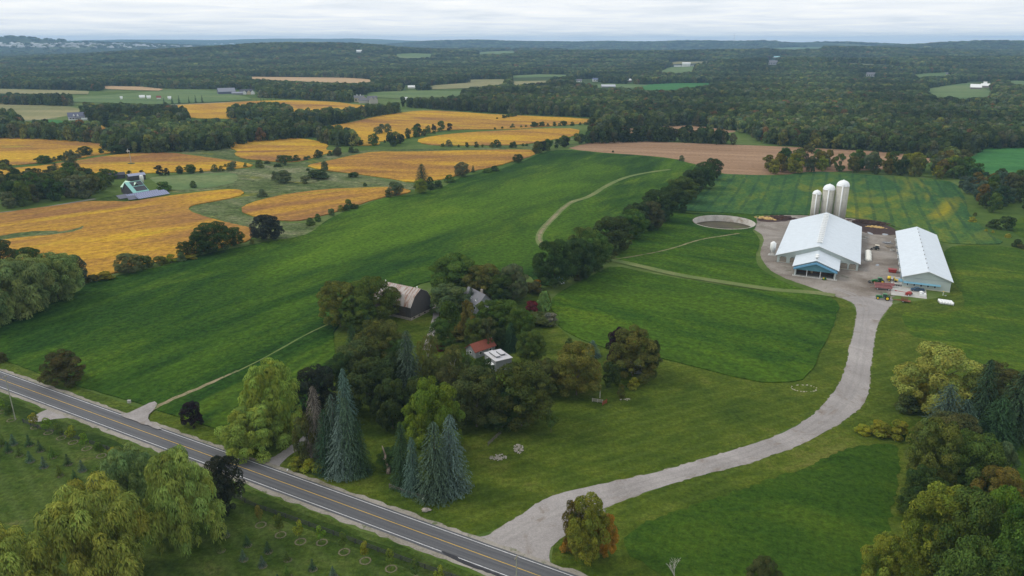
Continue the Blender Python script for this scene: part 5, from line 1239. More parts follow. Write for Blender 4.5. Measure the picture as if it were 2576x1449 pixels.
for s in (1, -1): m_ = MB(); m_.box((2.86, s * .7, .85), (.05, .3, .18)); m_.build('headlight', WHITEP, t_)
# white water tank cart
t_ = thing('water_tank', 'white plastic tank with a square frame at the corner of the concrete pad', 'tank', (186.6, 317.6, .05), BA)
m_ = MB(); m_.box((0, 0, .7), (2.4, 2.0, 1.2)); m_.build('body', WHITEP, t_); m_ = MB(); m_.lathe([(.9, 1.3), (.95, 1.7), (.5, 2.), (.2, 2.05)], (-.6, .9, 0), 12); m_.build('cap', WHITEP, t_, True); m_ = MB(); m_.box((0, -.3, 1.36), (.8, .9, .12)); m_.build('hatch', GRPL, t_)
# wrapped bale tubes
for i, dy_ in enumerate((0, 1.45, 2.9)):
    p = Vector((189.0, 307.9)) + Vector((.25, 1.0)) * dy_ * .95; q = Vector((193.8, 305.0 + .3)) + Vector((.25, 1.)) * dy_ * .95
    m_ = MB(); n_ = 5
    for k in range(n_):
        a_ = p.lerp(q, k / n_); b_ = p.lerp(q, (k + .97) / n_); m_.tube((a_.x, a_.y, .62), (b_.x, b_.y, .62), .68, .68, 16)
    o = m_.build('wrapped_bales', WHITEP, None, True); tag(o, ['nearest of the three white wrapped bale rolls on the grass', 'middle one of the three white wrapped bale rolls on the grass', 'farthest of the three white wrapped bale rolls on the grass'][i], 'bale', 'white wrapped bale rolls')
# post
X, Y_ = 196.4, 318.6; t_ = thing('hydrant_post', 'pale yellow-topped post standing on the grass by the shed corner', 'post', (X, Y_, 0))
m_ = MB(); m_.box((0, 0, .9), (.22, .22, 1.8)); m_.build('post', plain('pale_post', (.55, .6, .5), .7), t_); m_ = MB(); m_.box((0, 0, 1.95), (.35, .35, .35)); m_.build('cap', YEL, t_); m_ = MB(); m_.box((.9, -.5, .1), (1., .5, .2), .5); m_.build('foot_block', GRPL, t_)
# white covered bunker/bag
c, ang, L_ = frame_of((187.2, 373.), (195.8, 392.)); t_ = MB(); rg = random.Random(9)
for k in range(9): u = (k + .5) / 9 - .5; t_.blob((u * L_ * .92, rg.uniform(-.15, .15), .55), (1.7, 1.75, 1.15), 60 + k, 14, .05)
o = t_.build('silage_bag', plain('off_white_plastic', (.72, .71, .64), .45, .06), None, True); o.location = (c.x, c.y, 0); o.rotation_euler = (0, 0, ang); tag(o, 'long white plastic bag lying in the yard beside the dairy barn', 'silage bag')
# skid loader
t_ = thing('skid_loader', 'beige-roofed black loader in the yard between the two white-roofed buildings', 'loader', (202.3, 396.5, .04), math.radians(150))
m_ = MB(); m_.box((0, 0, .9), (3.2, 1.5, .9)); m_.build('body', BLK, t_); m_ = MB(); m_.box((-.3, 0, 1.9), (1.6, 1.3, 1.3)); m_.build('cab', CABG, t_); m_ = MB(); m_.box((-.3, 0, 2.65), (2.2, 1.9, .25)); m_.build('roof', BEIGE, t_)
m_ = MB(); m_.prism([(1.9, .15), (2.9, .1), (2.7, .3), (2.1, .9)], -1.2, 1.2); m_.build('bucket', BLK, t_)
for x_ in (-1, 1):
    for s in (1, -1): wheel(t_, x_, s * .95, .5, .35, BEIGE)
# red bin, junk
t_ = MB(); t_.prism([(-1.6, .1), (1.6, .1), (1.9, 1.5), (-1.9, 1.5)], -1.3, 1.3); t_.box((0, 0, 1.55), (4.0, 2.8, .12)); o = t_.build('feed_hopper', REDM); o.location = (190.8, 354.5, .1); o.rotation_euler = (0, 0, BA); tag(o, 'dark red bin standing against the side of the long shed', 'bin')
t_ = MB(); t_.box((0, 0, .45), (1.5, 1., .6)); t_.box((.3, 0, .9), (.5, .6, .4)); o = thing('lawn_tractor', 'small green and yellow mower in front of the blue-banded annex', 'mower', (151.6, 341.6, .05), .2)
t_.build('body', GRN, o); m_ = MB(); m_.box((-.5, 0, .95), (.5, .5, .4)); m_.build('seat', YEL, o)
for x_ in (-.6, .6):
    for s in (1, -1): wheel(o, x_, s * .55, .28, .2)
rg = random.Random(12)
for i, (x, y, lab, mt) in enumerate(((2235, 612, 'grey lumber pile on the verge left of the long shed', GRPL), (2240, 622, 'bleached lumber pile on the verge left of the long shed', WOOD), (2178, 601, 'pair of pale slabs by the side of the dairy barn', CONC))):
    X, Y_ = at(x, y); m_ = MB()
    for k in range(12 if i < 2 else 2): m_.box((rg.uniform(-2, 2), rg.uniform(-2, 2) + (k * 3 if i == 2 else 0), .2 + k * .03), (rg.uniform(2, 4), .35 if i < 2 else 1.2, .2), rg.uniform(0, 3) if i < 2 else BA)
    o = m_.build('lumber_pile', mt); o.location = (X, Y_, .04); tag(o, lab, 'pile')
X, Y_ = at(2244, 631); m_ = MB(); m_.lathe([(1.1, 0), (1.1, .7), (.9, .75), (.9, .3)], n=16); o = m_.build('water_trough', CONC); o.location = (X, Y_, .04); tag(o, 'round pale trough on the verge left of the long shed', 'trough')
m_ = MB(); rg = random.Random(31)
for k in range(14): m_.box((rg.uniform(-4, 4), rg.uniform(-.6, .6), .35), (rg.uniform(.4, 1.2), .4, rg.uniform(.3, .7)), rg.uniform(0, 3))
X, Y_ = at(2272, 719); o = m_.build('scrap_row', GRPL); o.location = (X + 2, Y_ - 2.2, .06); o.rotation_euler = (0, 0, BA); tag(o, 'row of small dark scrap parts along the windowed shed wall', 'scrap')

# ---- old barn
BARNW = ribbed('weathered_boards', (.075, .068, .066), .32, 1, .95, .6, rust=((.12, .10, .09), .5, .7, (.4, 3., .25)), dark=.45)
BARNW2 = ribbed('weathered_end_boards', (.070, .064, .063), .32, 0, .95, .6, rust=((.11, .09, .08), .5, .7, (3., .4, .25)), dark=.45)
RUSTR = ribbed('rusty_tin_roof', (.42, .385, .36), .75, 1, .6, .5, rust=((.22, .105, .062), .46, .62, (.22, 1.3, .22)), dark=.72)
STONE = plain('field_stone', (.32, .28, .24), .95, .35, 2.5, bmp=.6)
cx_, cy_ = at(1033.8, 806.5)
ob = thing('old_barn', 'weathered dark wooden barn with a rusty tin gambrel roof among the trees', 'barn', (cx_, cy_, 0), math.radians(58.9))
OW, OL = 13.5, 20.
prof = [(0, 6.4), (2.6, 9.9), (OW / 2, 12.1), (OW - 2.6, 9.9), (OW, 6.4)]
m_ = MB(); m_.prism([(0, 1.1)] + [(x, z - .2) for x, z in prof] + [(OW, 1.1)], 0, OL); ow = m_.build('wall', BARNW, ob)
m_ = MB(); m_.prism([(-.0, 1.1)] + [(x, z - .22) for x, z in prof] + [(OW, 1.1)], -.05, -.01); m_.build('gable_boards', BARNW2, ob)
m_ = MB(); P = [(-.45, 5.8)] + prof[1:4] + [(OW + .45, 5.8)]; m_.prism(P + [(x, z - .14) for x, z in P][::-1], -.5, OL + .5); orf = m_.build('roof', RUSTR, ob)
for yy in (1.5, OL - 1.5): m_ = MB(); m_.lathe([(.2, 0), (.2, .5), (.35, .6), (.05, .9)], (OW / 2, yy, 12.), 8); m_.build('roof_vent', TRIMW, orf)
m_ = MB(); m_.box((OW / 2, OL / 2, .57), (OW + .2, OL + .2, 1.16)); m_.build('foundation', STONE, ob)
for x_ in (2, 5.5, 9.2): m_ = MB(); m_.box((x_, -.15, .7), (1.0, .1, .5)); m_.build('basement_window', DARK, ob)
m_ = MB(); m_.box((-.06, 9.5, 3.), (.1, 1.6, 3.6)); m_.build('door', plain('grey_door', (.22, .23, .24), .8, .2), ob)
m_ = MB(); m_.box((-.07, 4.5, 3.4), (.08, 3.6, 4.2)); m_.build('barn_door', plain('brown_door', (.095, .075, .065), .9, .3, 3.), ob)
def simple_house(name, label, cat, X, Y_, Z, rz, W_, L_, e, r, wall, roof, win=0, chim=False, dorm=0, oh=.4):
    t_ = thing(name, label, cat, (X, Y_, Z), rz); rf = building(t_, W_, L_, gable_profile(W_, e, r), wall, roof, oh)
    for k in range(win):
        y = (k + .5) * L_ / win
        for sx_ in (-.03, W_ + .03):
            m_ = MB(); m_.box((sx_, y, e * .6), (.1, min(1.4, L_ / win * .5), e * .38)); o = m_.build('window', TRIMW, t_); m_ = MB(); m_.box((sx_ * 1.0 + (.03 if sx_ > 0 else -.03), y, e * .6), (.1, min(1.1, L_ / win * .4), e * .30)); m_.build('pane', GLASS, o)
    nw = max(1, int(W_ / 4)) if win else 0
    for k in range(nw):
        x = (k + .5) * W_ / nw; m_ = MB(); m_.box((x, -.03, e * .6), (1.3, .1, e * .38)); o = m_.build('window', TRIMW, t_); m_ = MB(); m_.box((x, -.06, e * .6), (1., .1, e * .3)); m_.build('pane', GLASS, o)
    if chim: m_ = MB(); m_.box((W_ * .5 + .8, L_ * .3, r + .2), (.8, .8, 1.8)); m_.build('chimney', STONE, rf)
    for k in range(dorm):
        y = (k + .7) * L_ / (dorm + .4); m_ = MB(); m_.prism([(y - .8, e), (y + .8, e), (y + .8, e + 1.2), (y, e + 2.0), (y - .8, e + 1.2)], W_ * .12, W_ * .5, 'x'); 
        m_.build('dormer', wall, t_); m_ = MB(); m_.prism([(y - .55, e + .35), (y + .55, e + .35), (y + .55, e + 1.1), (y, e + 1.6), (y - .55, e + 1.1)], W_ * .12 - .08, W_ * .12 - .01, 'x'); m_.build('dormer_window', TRIMW, t_)
    return t_
DKROOF = plain('dark_shingles', (.075, .075, .085), .85, .15, 3.); GRROOF = plain('grey_shingles', (.16, .16, .175), .8, .12, 3.); GREYS = plain('grey_siding', (.22, .23, .24), .8, .1); CREAM = plain('cream_wall', (.55, .47, .33), .8, .08); STW = plain('stone_wall', (.42, .39, .34), .85, .15); WHW = plain('white_wall', (.76, .77, .75), .7, .04); REDR = plain('red_roof', (.24, .07, .045), .8, .15)
# grey house behind
X, Y_ = at(1208, 748, 6.); simple_house('farmhouse', 'grey-shingled house with two white-framed dormers hidden among the trees', 'house', X - 1, Y_ - 6, 0, math.radians(35), 8., 13., 4.6, 8.6, GREYS, GRROOF, 3, True, 3)
X, Y_ = at(1172, 866, 4.); simple_house('red_roofed_shed', 'small outbuilding with a red hipped roof beside the birches', 'shed', X, Y_, 0, math.radians(-48), 5.5, 9.5, 2.8, 5.0, GREYS, REDR, 2)
X, Y_ = at(1212, 815); 
for dx_, dy_ in ((-10, 14), (-8, 14.6)): pass
# flat-roofed house
X, Y_ = at(1253, 893, 4.3); fh = thing('flat_roofed_house', 'modern grey house with stepped flat white roofs between the trees', 'house', (X, Y_, 0), math.radians(30))
m_ = MB(); m_.box((0, 0, 2.4), (9, 12, 4.8)); m_.build('wall', GREYS, fh); fh.scale = (.7, .7, .85)
FLAT = plain('flat_white_roof', (.52, .51, .53), .7, .06, .4, dirt=((.42, .38, .33), .25, .52, .8))
m_ = MB(); m_.box((0, 0, 4.93), (9.8, 12.8, .26)); r_ = m_.build('roof', FLAT, fh)
for x_, l_ in ((-1.6, 7.6), (1.9, 5.2)):
    m_ = MB(); m_.box((x_, .8, 5.4), (2.2, l_, .7)); m_.build('clerestory', GREYS, r_); m_ = MB(); m_.box((x_, .8, 5.82), (2.6, l_ + .4, .14)); m_.build('upper_roof', FLAT, r_)
m_ = MB(); m_.box((-5.6, -3, 3.0), (2.6, 3., .2)); m_.build('porch_roof', WHW, fh); m_ = MB(); m_.box((-4.56, 2, 2.2), (.1, 3, 3)); m_.build('window', TRIMW, fh); m_ = MB(); m_.box((-4.6, 2, 2.2), (.1, 2.6, 2.6)); m_.build('pane', GLASS, fh)
X, Y_ = at(1600, 948); simple_house('garden_shed', 'small grey shed half hidden under the olive tree', 'shed', X - 1, Y_ + 2, 0, math.radians(15), 3.6, 5., 2.5, 4.0, GREYS, plain('pale_shed_roof', (.36, .37, .4), .7), 1)
X, Y_ = at(1407, 715); simple_house('small_hut', 'small pale hut at the foot of the nearest tree of the dividing row', 'shed', X, Y_, 0, .3, 2.5, 3., 2., 2.8, WHW, TRIMB)
# ---- solar barn
ga = math.radians(-35)
X, Y_ = at(337.2, 489); gb = thing('solar_barn', 'dark-sided barn with a pale green roof carrying two black solar panels', 'barn', (X - 9.2, Y_ + 2, 0), ga)
GREENR = ribbed('pale_green_roof', (.27, .56, .50), .5, 1, .5, .3, dark=.9); DKW = plain('dark_siding', (.060, .058, .065), .85, .25, 1.); PV = plain('solar_cells', (.010, .014, .022), .55, .1, spec=.8)
WB, LB = 15., 12.
prof = [(0, 4.0), (5.0, 9.2), (WB, 2.6)]
building(gb, WB, LB, prof, DKW, GREENR, .3)
sl_ = (2.6 - 9.2) / (WB - 5.)
for k, (x0, x1) in enumerate(((5.6, 9.6), (10.2, 14.3))):
    m_ = MB(); z = lambda x: 9.2 + (x - 5.) * sl_ + .12; m_.prism([(x0, z(x0)), (x1, z(x1)), (x1, z(x1) + .08), (x0, z(x0) + .08)], 3.0, LB - .1); m_.build('solar_panel', PV, gb)
wg = bpy.data.objects.new('wing', None); COL.objects.link(wg); wg.parent = gb; wg.location = (-6, LB - 1.0, 0); wg.rotation_euler = (0, 0, math.radians(-90) + 0.0)
building(wg, 9., 15., gable_profile(9., 4.6, 8.6), DKW, plain('mint_roof', (.45, .66, .50), .5, .05), .3)
# ground-mounted solar array
so_ = thing('solar_array', 'long tilted blue-grey solar array in front of the green-roofed barn', 'solar panels', (0, 0, 0))
PVB = ribbed('bluish_panels', (.17, .19, .30), 1.7, 1, .25, .3, spec=.7, dark=1.7)
def arr(p, q, wdt, name='panel_row', mat=None):
    A = Vector(p); B_ = Vector(q); d = (B_ - A).normalized(); nn = Vector((-d.y, d.x)); me = MB()
    L_ = (B_ - A).length; me.prism([(0, .7), (wdt, 2.7), (wdt, 2.8), (0, .8)], 0, L_)
    ob_ = me.build(name, mat or PVB, so_); ob_.location = (A.x, A.y, 0); ob_.rotation_euler = (0, 0, math.atan2(d.y, d.x) - math.pi / 2)
    ob_.scale = (-1, 1, 1)
    for k in range(5):
        pm_ = MB(); pm_.tube((wdt * .7, L_ * (k + .5) / 5, 0), (wdt * .7, L_ * (k + .5) / 5, 2.1), .08, .08, 6); pm_.build('support_post', STEEL, ob_)
    return ob_
arr((-272.5, 532.5), (-258.4, 552.3), 4.6); arr((-276.5, 534.5), (-261.5, 556.0), 4.6); arr((-281.0, 536.0), (-267.0, 556.5), 4.3)
arr((-277.5, 528.8), (-272.8, 534.8), 4.5, 'panel_row', plain('dull_panels', (.12, .125, .16), .4, .1)); arr((-286., 532.), (-281.5, 538.5), 5.0, 'panel_row', plain('dull_panels2', (.12, .125, .16), .4, .1))
X, Y_ = at(290, 450); simple_house('dark_outbuilding', 'long dark outbuilding behind the trees left of the solar barn', 'shed', X - 16, Y_ - 6, 0, math.radians(-50), 7, 24, 3.2, 5., DKW, DKROOF)
X, Y_ = at(342, 452); simple_house('grey_roofed_shed', 'dark shed with a bluish grey roof behind the solar barn', 'shed', X - 6, Y_ - 3, 0, math.radians(-45), 6, 13, 4.2, 5.6, DKW, plain('bluish_roof', (.30, .32, .42), .5))
X, Y_ = at(352, 462); m_ = MB(); m_.lathe([(1.5, 0), (1.5, 5.6), (1.2, 6.2), (.1, 6.5)], n=16); o = m_.build('white_silo', WHW, None, True); o.location = (X, Y_ + 4, 0); tag(o, 'small white round bin beside the grey-roofed shed', 'bin')
X, Y_ = at(399, 472); simple_house('white_kiosk', 'small white hut between the solar barn and the round green tree', 'hut', X, Y_, 0, -.5, 2.6, 3., 2.2, 3.6, WHW, plain('pinkish_roof', (.5, .3, .25), .7))
# wind pump / small turbine in the field
X, Y_ = at(330.5, 413); t_ = thing('wind_turbine', 'thin pole with small turbine head in the middle of the orange field', 'wind turbine', (X, Y_, .6)); h = zof(X, Y_, 382)
m_ = MB(); m_.tube((0, 0, 0), (0, 0, h), .32, .18, 8); m_.build('mast', STEEL, t_); m_ = MB(); m_.box((-.8, 0, h + .1), (2.2, .6, .6)); m_.build('nacelle', TRIMW, t_)
for k in range(3): a_ = 2.1 * k + .9; m_ = MB(); m_.tube((-2.0, 0, h + .1), (-2.0, 2.6 * math.cos(a_), h + .1 + 2.6 * math.sin(a_)), .22, .08, 6); m_.build('blade', TRIMW, t_)
m_ = MB(); m_.lathe([(3.5, 0), (2.5, .5), (.5, .8)], n=14); m_.build('mound', plain('weedy_mound', (.06, .07, .03), .95, .3), t_)
# ---- far houses on the rolling land
def far_house(name, label, x, y, wpx, e, r, wall, roof, rz=0., dep=.6, cat='house', extra=True):
    X, Y_, Z = at_t(x, y); d = proj(X, Y_, Z)[2]; w = wpx * d / F; L_ = w; W_ = w * dep
    rz_ = math.radians(-90 + rz) - math.atan2(X, Y_)
    t_ = thing(name, label, cat, (X - math.cos(rz_ + math.pi / 2) * L_ / 2, Y_ - math.sin(rz_ + math.pi / 2) * L_ / 2, Z), rz_)
    rf = building(t_, W_, L_, gable_profile(W_, e, r), wall, roof, .6, .3)
    n = max(2, int(L_ / 5))
    m_ = MB()
    if extra:
        for k in range(n):
            m_ = MB(); m_.box((W_ + .05, (k + .5) * L_ / n, e * .5), (.2, L_ / n * .4, e * .4)); m_.build('window', GLASS, t_)
            m_ = MB(); m_.box((-.05, (k + .5) * L_ / n, e * .5), (.2, L_ / n * .4, e * .4)); m_.build('window', GLASS, t_)
    return t_, W_, L_
def wing_of(t_, x0, y0, W_, L_, e, r, wall, roof, rz=0.):
    w_ = bpy.data.objects.new('wing', None); COL.objects.link(w_); w_.parent = t_; w_.location = (x0, y0, 0); w_.rotation_euler = (0, 0, rz); building(w_, W_, L_, gable_profile(W_, e, r), wall, roof, .5, .3); return w_
far_house('arena_barn', 'wide dark-roofed riding barn, left of the dark-roofed mansion', 568, 235.5, 40, 6, 13, plain('slate_wall', (.10, .11, .16), .8), plain('slate_roof', (.20, .21, .25), .7), 6, .8, 'barn', False)
t_, W_, L_ = far_house('mansion', 'large dark-roofed house with white gables right of the riding barn', 620, 237, 30, 6, 11, plain('mixed_wall', (.30, .27, .24), .8), DKROOF, 4, .5)
for k, yy in enumerate((.15, .5, .8)): wing_of(t_, W_ + 6, L_ * yy, 8, 9, 5.5, 9, CREAM if k == 1 else WHW, DKROOF, math.pi / 2)
far_house('low_barn', 'low grey barn in front of the dark-roofed mansion', 598, 238.5, 26, 4, 6.5, GREYS, plain('greyblue_roof', (.26, .27, .32), .7), -4, .35, 'barn', False)
t_, W_, L_ = far_house('cream_house', 'cream two-storey house with a grey roof and two chimneys beyond the orange field', 904, 256, 24, 8, 12, CREAM, GRROOF, 0, .55)
for yy in (.3, .65): m_ = MB(); m_.box((W_ / 2, L_ * yy, 12.6), (1.4, 1.4, 2.4)); m_.build('chimney', WHW, t_)
wing_of(t_, W_ + 5, L_ * .7, 9, 9, 8, 11.5, STW, GRROOF, math.pi / 2)
t_, W_, L_ = far_house('stone_house', 'big stone house with steep grey roofs right of the cream house', 936, 258, 24, 6.5, 12.5, STW, GRROOF, 6, .5)
for yy in (.1, .45): wing_of(t_, W_ + 7, L_ * yy + 9, 9, 10, 7, 12, STW, GRROOF, math.pi / 2 + math.pi)
wing_of(t_, 2, -16, 9, 17, 5, 9, STW, GRROOF)
X, Y_ = at(173, 301); gh = thing('white_farmhouse', 'white house with dark roof, two dormers and wrap-around verandah at the far left', 'house', (X - 2, Y_ + 3, 0), math.radians(-30 - 90 + 60))
WH_, LH_ = 13., 22.
building(gh, WH_, LH_, gable_profile(WH_, 5.2, 10.5), WHW, plain('blue_slate', (.115, .12, .17), .7, .1, 2.), .6)
for yy in (7.5, 12.5): m_ = MB(); m_.prism([(yy - 1.1, 5.4), (yy + 1.1, 5.4), (yy + 1.1, 6.8), (yy, 8.2), (yy - 1.1, 6.8)], WH_ * .66, WH_ * .99, 'x'); m_.build('dormer', WHW, gh)
m_ = MB(); m_.box((WH_ + 1.8, LH_ / 2, .7), (3.6, LH_, 1.4)); m_.build('verandah', WHW, gh)
m_ = MB(); m_.prism([(WH_, 3.9), (WH_ + 4., 3.1), (WH_ + 4., 2.95), (WH_, 3.7)], 0, LH_); m_.build('verandah_roof', plain('blue_slate2', (.13, .135, .18), .7), gh)
for k in range(7): m_ = MB(); m_.tube((WH_ + 3.6, .4 + k * 3.5, 1.3), (WH_ + 3.6, .4 + k * 3.5, 3.1), .2, .2, 6); m_.build('column', WHW, gh)
for k in range(5): m_ = MB(); m_.box((WH_ + .03, 2.5 + k * 4.2, 2.6), (.1, 1.6, 1.9)); m_.build('window', GLASS, gh)
X, Y_ = at(205, 303); m_ = MB(); m_.prism([(3.2 * math.cos(a_), 3.4 * math.sin(a_)) for a_ in [math.pi * i / 10 for i in range(11)]], 0, 8); o = m_.build('quonset_hut', plain('pale_tin', (.42, .46, .42), .6), None); o.location = (X, Y_, 0); o.rotation_euler = (0, 0, -.9); tag(o, 'small round-topped shed right of the white verandah house', 'shed')
far_house('stable', 'long grey flat-pitched barn standing in the pasture above the woods', 1528, 220, 34, 4, 8, GREYS, plain('silver_roof', (.40, .42, .44), .5), 8, .7, 'barn', False)
far_house('white_hut', 'white-roofed little building left of the round tree in the pasture', 1581, 206, 9, 5, 9, plain('redbrown_wall', (.25, .17, .15), .8), WHW, 20, .9, 'house', False)
far_house('white_barn', 'long white-roofed shed beside the dark trees, below the tan field', 1035, 222, 17, 3, 7, WHW, WHW, 2, .6, 'barn', False)
far_house('cottage', 'white-gabled house half hidden in the woods, left of the grey stable', 1497, 205, 13, 6, 10, WHW, plain('slateblue', (.14, .16, .25), .7), 8, .6)
far_house('cottage', 'low white house at the edge of the pale fields', 1457, 206, 13, 4, 8, WHW, GRROOF, 0, .5)
t_, W_, L_ = far_house('white_mansion', 'white columned mansion on its lawn in the woods', 1726, 168, 20, 13, 16, WHW, plain('white_roof', (.7, .71, .72), .6), 0, .6)
wing_of(t_, 0, -30, W_ * .5, 28, 5, 7, WHW, GRROOF); wing_of(t_, 0, L_ + 2, W_ * .5, 34, 5, 8, WHW, GRROOF)
for k in range(6): m_ = MB(); m_.tube((W_ + 3, L_ * (k + .5) / 6, 0), (W_ + 3, L_ * (k + .5) / 6, 12), .8, .7, 8); m_.build('column', WHW, t_)
far_house('hill_house', 'pale grey house on the wooded hill on the right', 1944, 163, 20, 9, 15, plain('pale_grey_wall', (.42, .43, .47), .7), GRROOF, 3, .5)
far_house('hill_cottage', 'small white house left of the pale grey hill house', 1918, 166, 9, 6, 9, WHW, GRROOF, 0, .5)
far_house('wood_house', 'white-gabled house deep in the right-hand woods', 2190, 192, 20, 7, 12, plain('pale_grey_wall2', (.45, .45, .47), .7), GRROOF, 0, .5)
far_house('turquoise_hall', 'flat turquoise-roofed hall beyond the right-hand hill', 1951, 146, 22, 5, 8, WHW, plain('turquoise', (.30, .55, .60), .6), 0, .6, 'hall', False)
t_, W_, L_ = far_house('white_roofed_barn', 'left one of two white-roofed barns on the far right pasture', 2453, 224, 24, 5, 12, plain('greybrown_wall', (.26, .23, .22), .8), WHW, 4, .9, 'barn', False)
far_house('white_roofed_barn', 'right one of two white-roofed barns on the far right pasture', 2479, 220, 20, 5, 10, plain('greybrown_wall2', (.26, .23, .22), .8), WHW, 0, .6, 'barn', False)
far_house('white_dome_shed', 'small white round-roofed shed behind the far right barns', 2478, 212, 7, 3, 7, WHW, WHW, 0, .8, 'shed', False)
far_house('white_cottage', 'white cottage at the lower edge of the far right pasture', 2384, 190, 9, 5, 9, WHW, GRROOF, 0, .5)
far_house('hill_barn', 'long white-roofed building on the wooded hill in the centre left', 904, 132, 13, 6, 12, WHW, WHW, -8, .5, 'barn', False)
far_house('far_house', 'tiny white building by the far pastures in the centre right', 1185, 144, 9, 6, 10, WHW, WHW, 0, .6, 'house', False)
far_house('small_white_building', 'bright white little building behind the stone house', 1020, 252, 9, 3, 6, WHW, WHW, 10, .6, 'shed', False)
for i, (x, y, w, lab) in enumerate(((950 - 590, 250, 9, 'white storage tank beside the dark trees, centre left'), (1045 - 590, 248, 8, 'pale shed at the far road, centre left'), (400, 250, 10, 'red-roofed shed behind the windbreak'), (427, 251, 7, 'small white shed behind the windbreak'), (306, 251, 5, 'tiny white shed left of the dark trees'), (358, 248, 12, 'white farm buildings among the dark trees, centre left'), (375, 249, 9, 'white house right of the dark trees, centre left'))):
    if i in (0, 1): continue
    far_house('farm_shed', lab, x, y, w, 4, 7, WHW, REDR if i == 2 else WHW, 0, .6, 'shed', False)
# distant town: one mass
m_ = MB(); rg = random.Random(77)
for k in range(300):
    x = rg.uniform(-80, 860); y = rg.choice([rg.uniform(113, 121), rg.uniform(109.5, 113.5), rg.uniform(114, 118)])
    X, Y_, Z = at_t(x, y); d = proj(X, Y_, Z)[2]
    if d > 15000: continue
    w = rg.uniform(10, 38) if rg.random() < .88 else rg.uniform(60, 150); m_.box((X, Y_, Z + 3.5), (w, rg.uniform(12, 40), rg.uniform(7, 12)))
    if rg.random() < .5: m_.prism([(X - w * .5, Z + 7), (X + w * .5, Z + 7), (X, Z + 12)], Y_ - 8, Y_ + 8)
o = m_.build('distant_town', plain('town_walls', (.62, .62, .62), .7, .25, .003)); tag(o, 'scattered pale houses and halls of a distant town below the left ridge', 'town', kind='stuff')
# radio mast on the ridge
X, Y_, Z = at_t(1846, 109.5); t_ = thing('radio_mast', 'thin lattice radio mast rising above the ridge on the horizon', 'mast', (X, Y_, Z - 5)); hh = 22 * Y_ / F + 10
m_ = MB()
for a_ in range(3): m_.tube((2.5 * math.cos(a_ * 2.09), 2.5 * math.sin(a_ * 2.09), 0), (1.5 * math.cos(a_ * 2.09), 1.5 * math.sin(a_ * 2.09), hh), .8, .6, 4)
for k in range(20): m_.box((0, 0, hh * k / 20), (4, 4, .5))
m_.build('lattice', STEEL, t_)
# ---- roadside things
def pole(label, x, yb, yt):
    X, Y_ = at(x, yb); h = zof(X, Y_, yt); t_ = thing('utility_pole', label, 'utility pole', (X, Y_, 0), math.atan2(RD.y, RD.x))
    m_ = MB(); m_.tube((0, 0, 0), (0, 0, h), .17, .11, 8); m_.build('pole', plain('weathered_pole', (.30, .30, .24), .9, .15), t_)
    m_ = MB(); m_.box((0, .0, h - .35), (.12, 1.6, .12)); m_.build('crossarm', WOOD, t_)
    for s in (-.65, .65): m_ = MB(); m_.lathe([(.06, 0), (.09, .12), (.04, .22)], (0, s, h - .28), 8); m_.build('insulator', GRPL, t_)
pole('utility pole at the left edge beside the gravel apron', 39, 1056, 945); pole('utility pole beside the dark bare tree', 607, 1252, 1155); pole('utility pole at the bottom edge by the gravel drive', 1299, 1520, 1398)
def fence(label, P, hgt, sp, mat, rails=3, z=0):
    t_ = thing('rail_fence', label, 'fence', (P[0][0], P[0][1], 0)); o0 = Vector(P[0]); posts = []
    for i in range(len(P) - 1):
        a = Vector(P[i]); b_ = Vector(P[i + 1]); n = max(1, round((b_ - a).length / sp)); posts += [a.lerp(b_, k / n) for k in range(n)]
    posts.append(Vector(P[-1])); pm = MB(); pm.box((0, 0, hgt / 2), (.2, .2, hgt)); pme = pm.mesh('post'); pme.materials.append(mat)
    for p in posts[:100]: o = bpy.data.objects.new('post', pme); COL.objects.link(o); o.parent = t_; o.location = (p.x - o0.x, p.y - o0.y, 0)
    for k in range(rails):
        m_ = MB(); zz = hgt * (.25 + .65 * k / max(1, rails - 1))
        for a, b_ in zip(posts[:-1], posts[1:]): a = a - o0; b_ = b_ - o0; m_.box(((a.x + b_.x) / 2, (a.y + b_.y) / 2, zz), ((b_ - a).length + .1, .06, .16), math.atan2(b_.y - a.y, b_.x - a.x))
        m_.build('rail', mat, t_)
DKWOOD = plain('dark_stained_rail', (.050, .050, .052), .85, .25, 2.); GWOOD = plain('grey_rail', (.15, .135, .12), .9, .3, 2.)
FP = [(59, 1063), (95, 1078), (200, 1107), (240, 1121), (270, 1132), (310, 1147), (420, 1188)]
fence('dark board fence along the nursery, left of the willows', [at(*p) for p in FP], 1.3, 3.4, DKWOOD)
fence('dark board fence along the nursery, right of the willows', [at(*p) for p in [(590, 1252), (644, 1277), (719, 1303), (839, 1346), (951, 1388), (1069, 1431), (1240, 1492)]], 1.3, 3.4, DKWOOD)
fence('old split rail fence under the spruces at the road', [at(*p) for p in [(980, 1228), (1010, 1240), (1040, 1250), (1068, 1257), (1084, 1240)]], 1.35, 2.9, GWOOD)
fence('short dark rail fence beside the yellow-green shrubs', [at(*p) for p in [(842, 1182), (869, 1194)]], 1.2, 2.4, GWOOD)
fence('slanting dark rail fence beside the stone piles', [at(*p) for p in [(1228, 1121), (1260, 1091)]], 1.2, 2.4, GWOOD)
fence('pale rail fence running to the red gate', [at(*p) for p in [(1490, 1010), (1516, 1014)]], 1.2, 2., plain('pale_rail', (.4, .36, .33), .8))
X, Y_ = at(1521, 1017); m_ = MB()
for k in range(4): m_.box((0, 0, .3 + k * .33), (2.2, .08, .1), .8)
m_.box((.75, .78, .75), (.12, .12, 1.5)); m_.box((-.75, -.78, .75), (.12, .12, 1.5)); o = m_.build('red_gate', plain('gate_red', (.30, .03, .03), .6)); o.location = (X, Y_, 0); tag(o, 'small red gate at the end of the pale rail fence', 'gate')
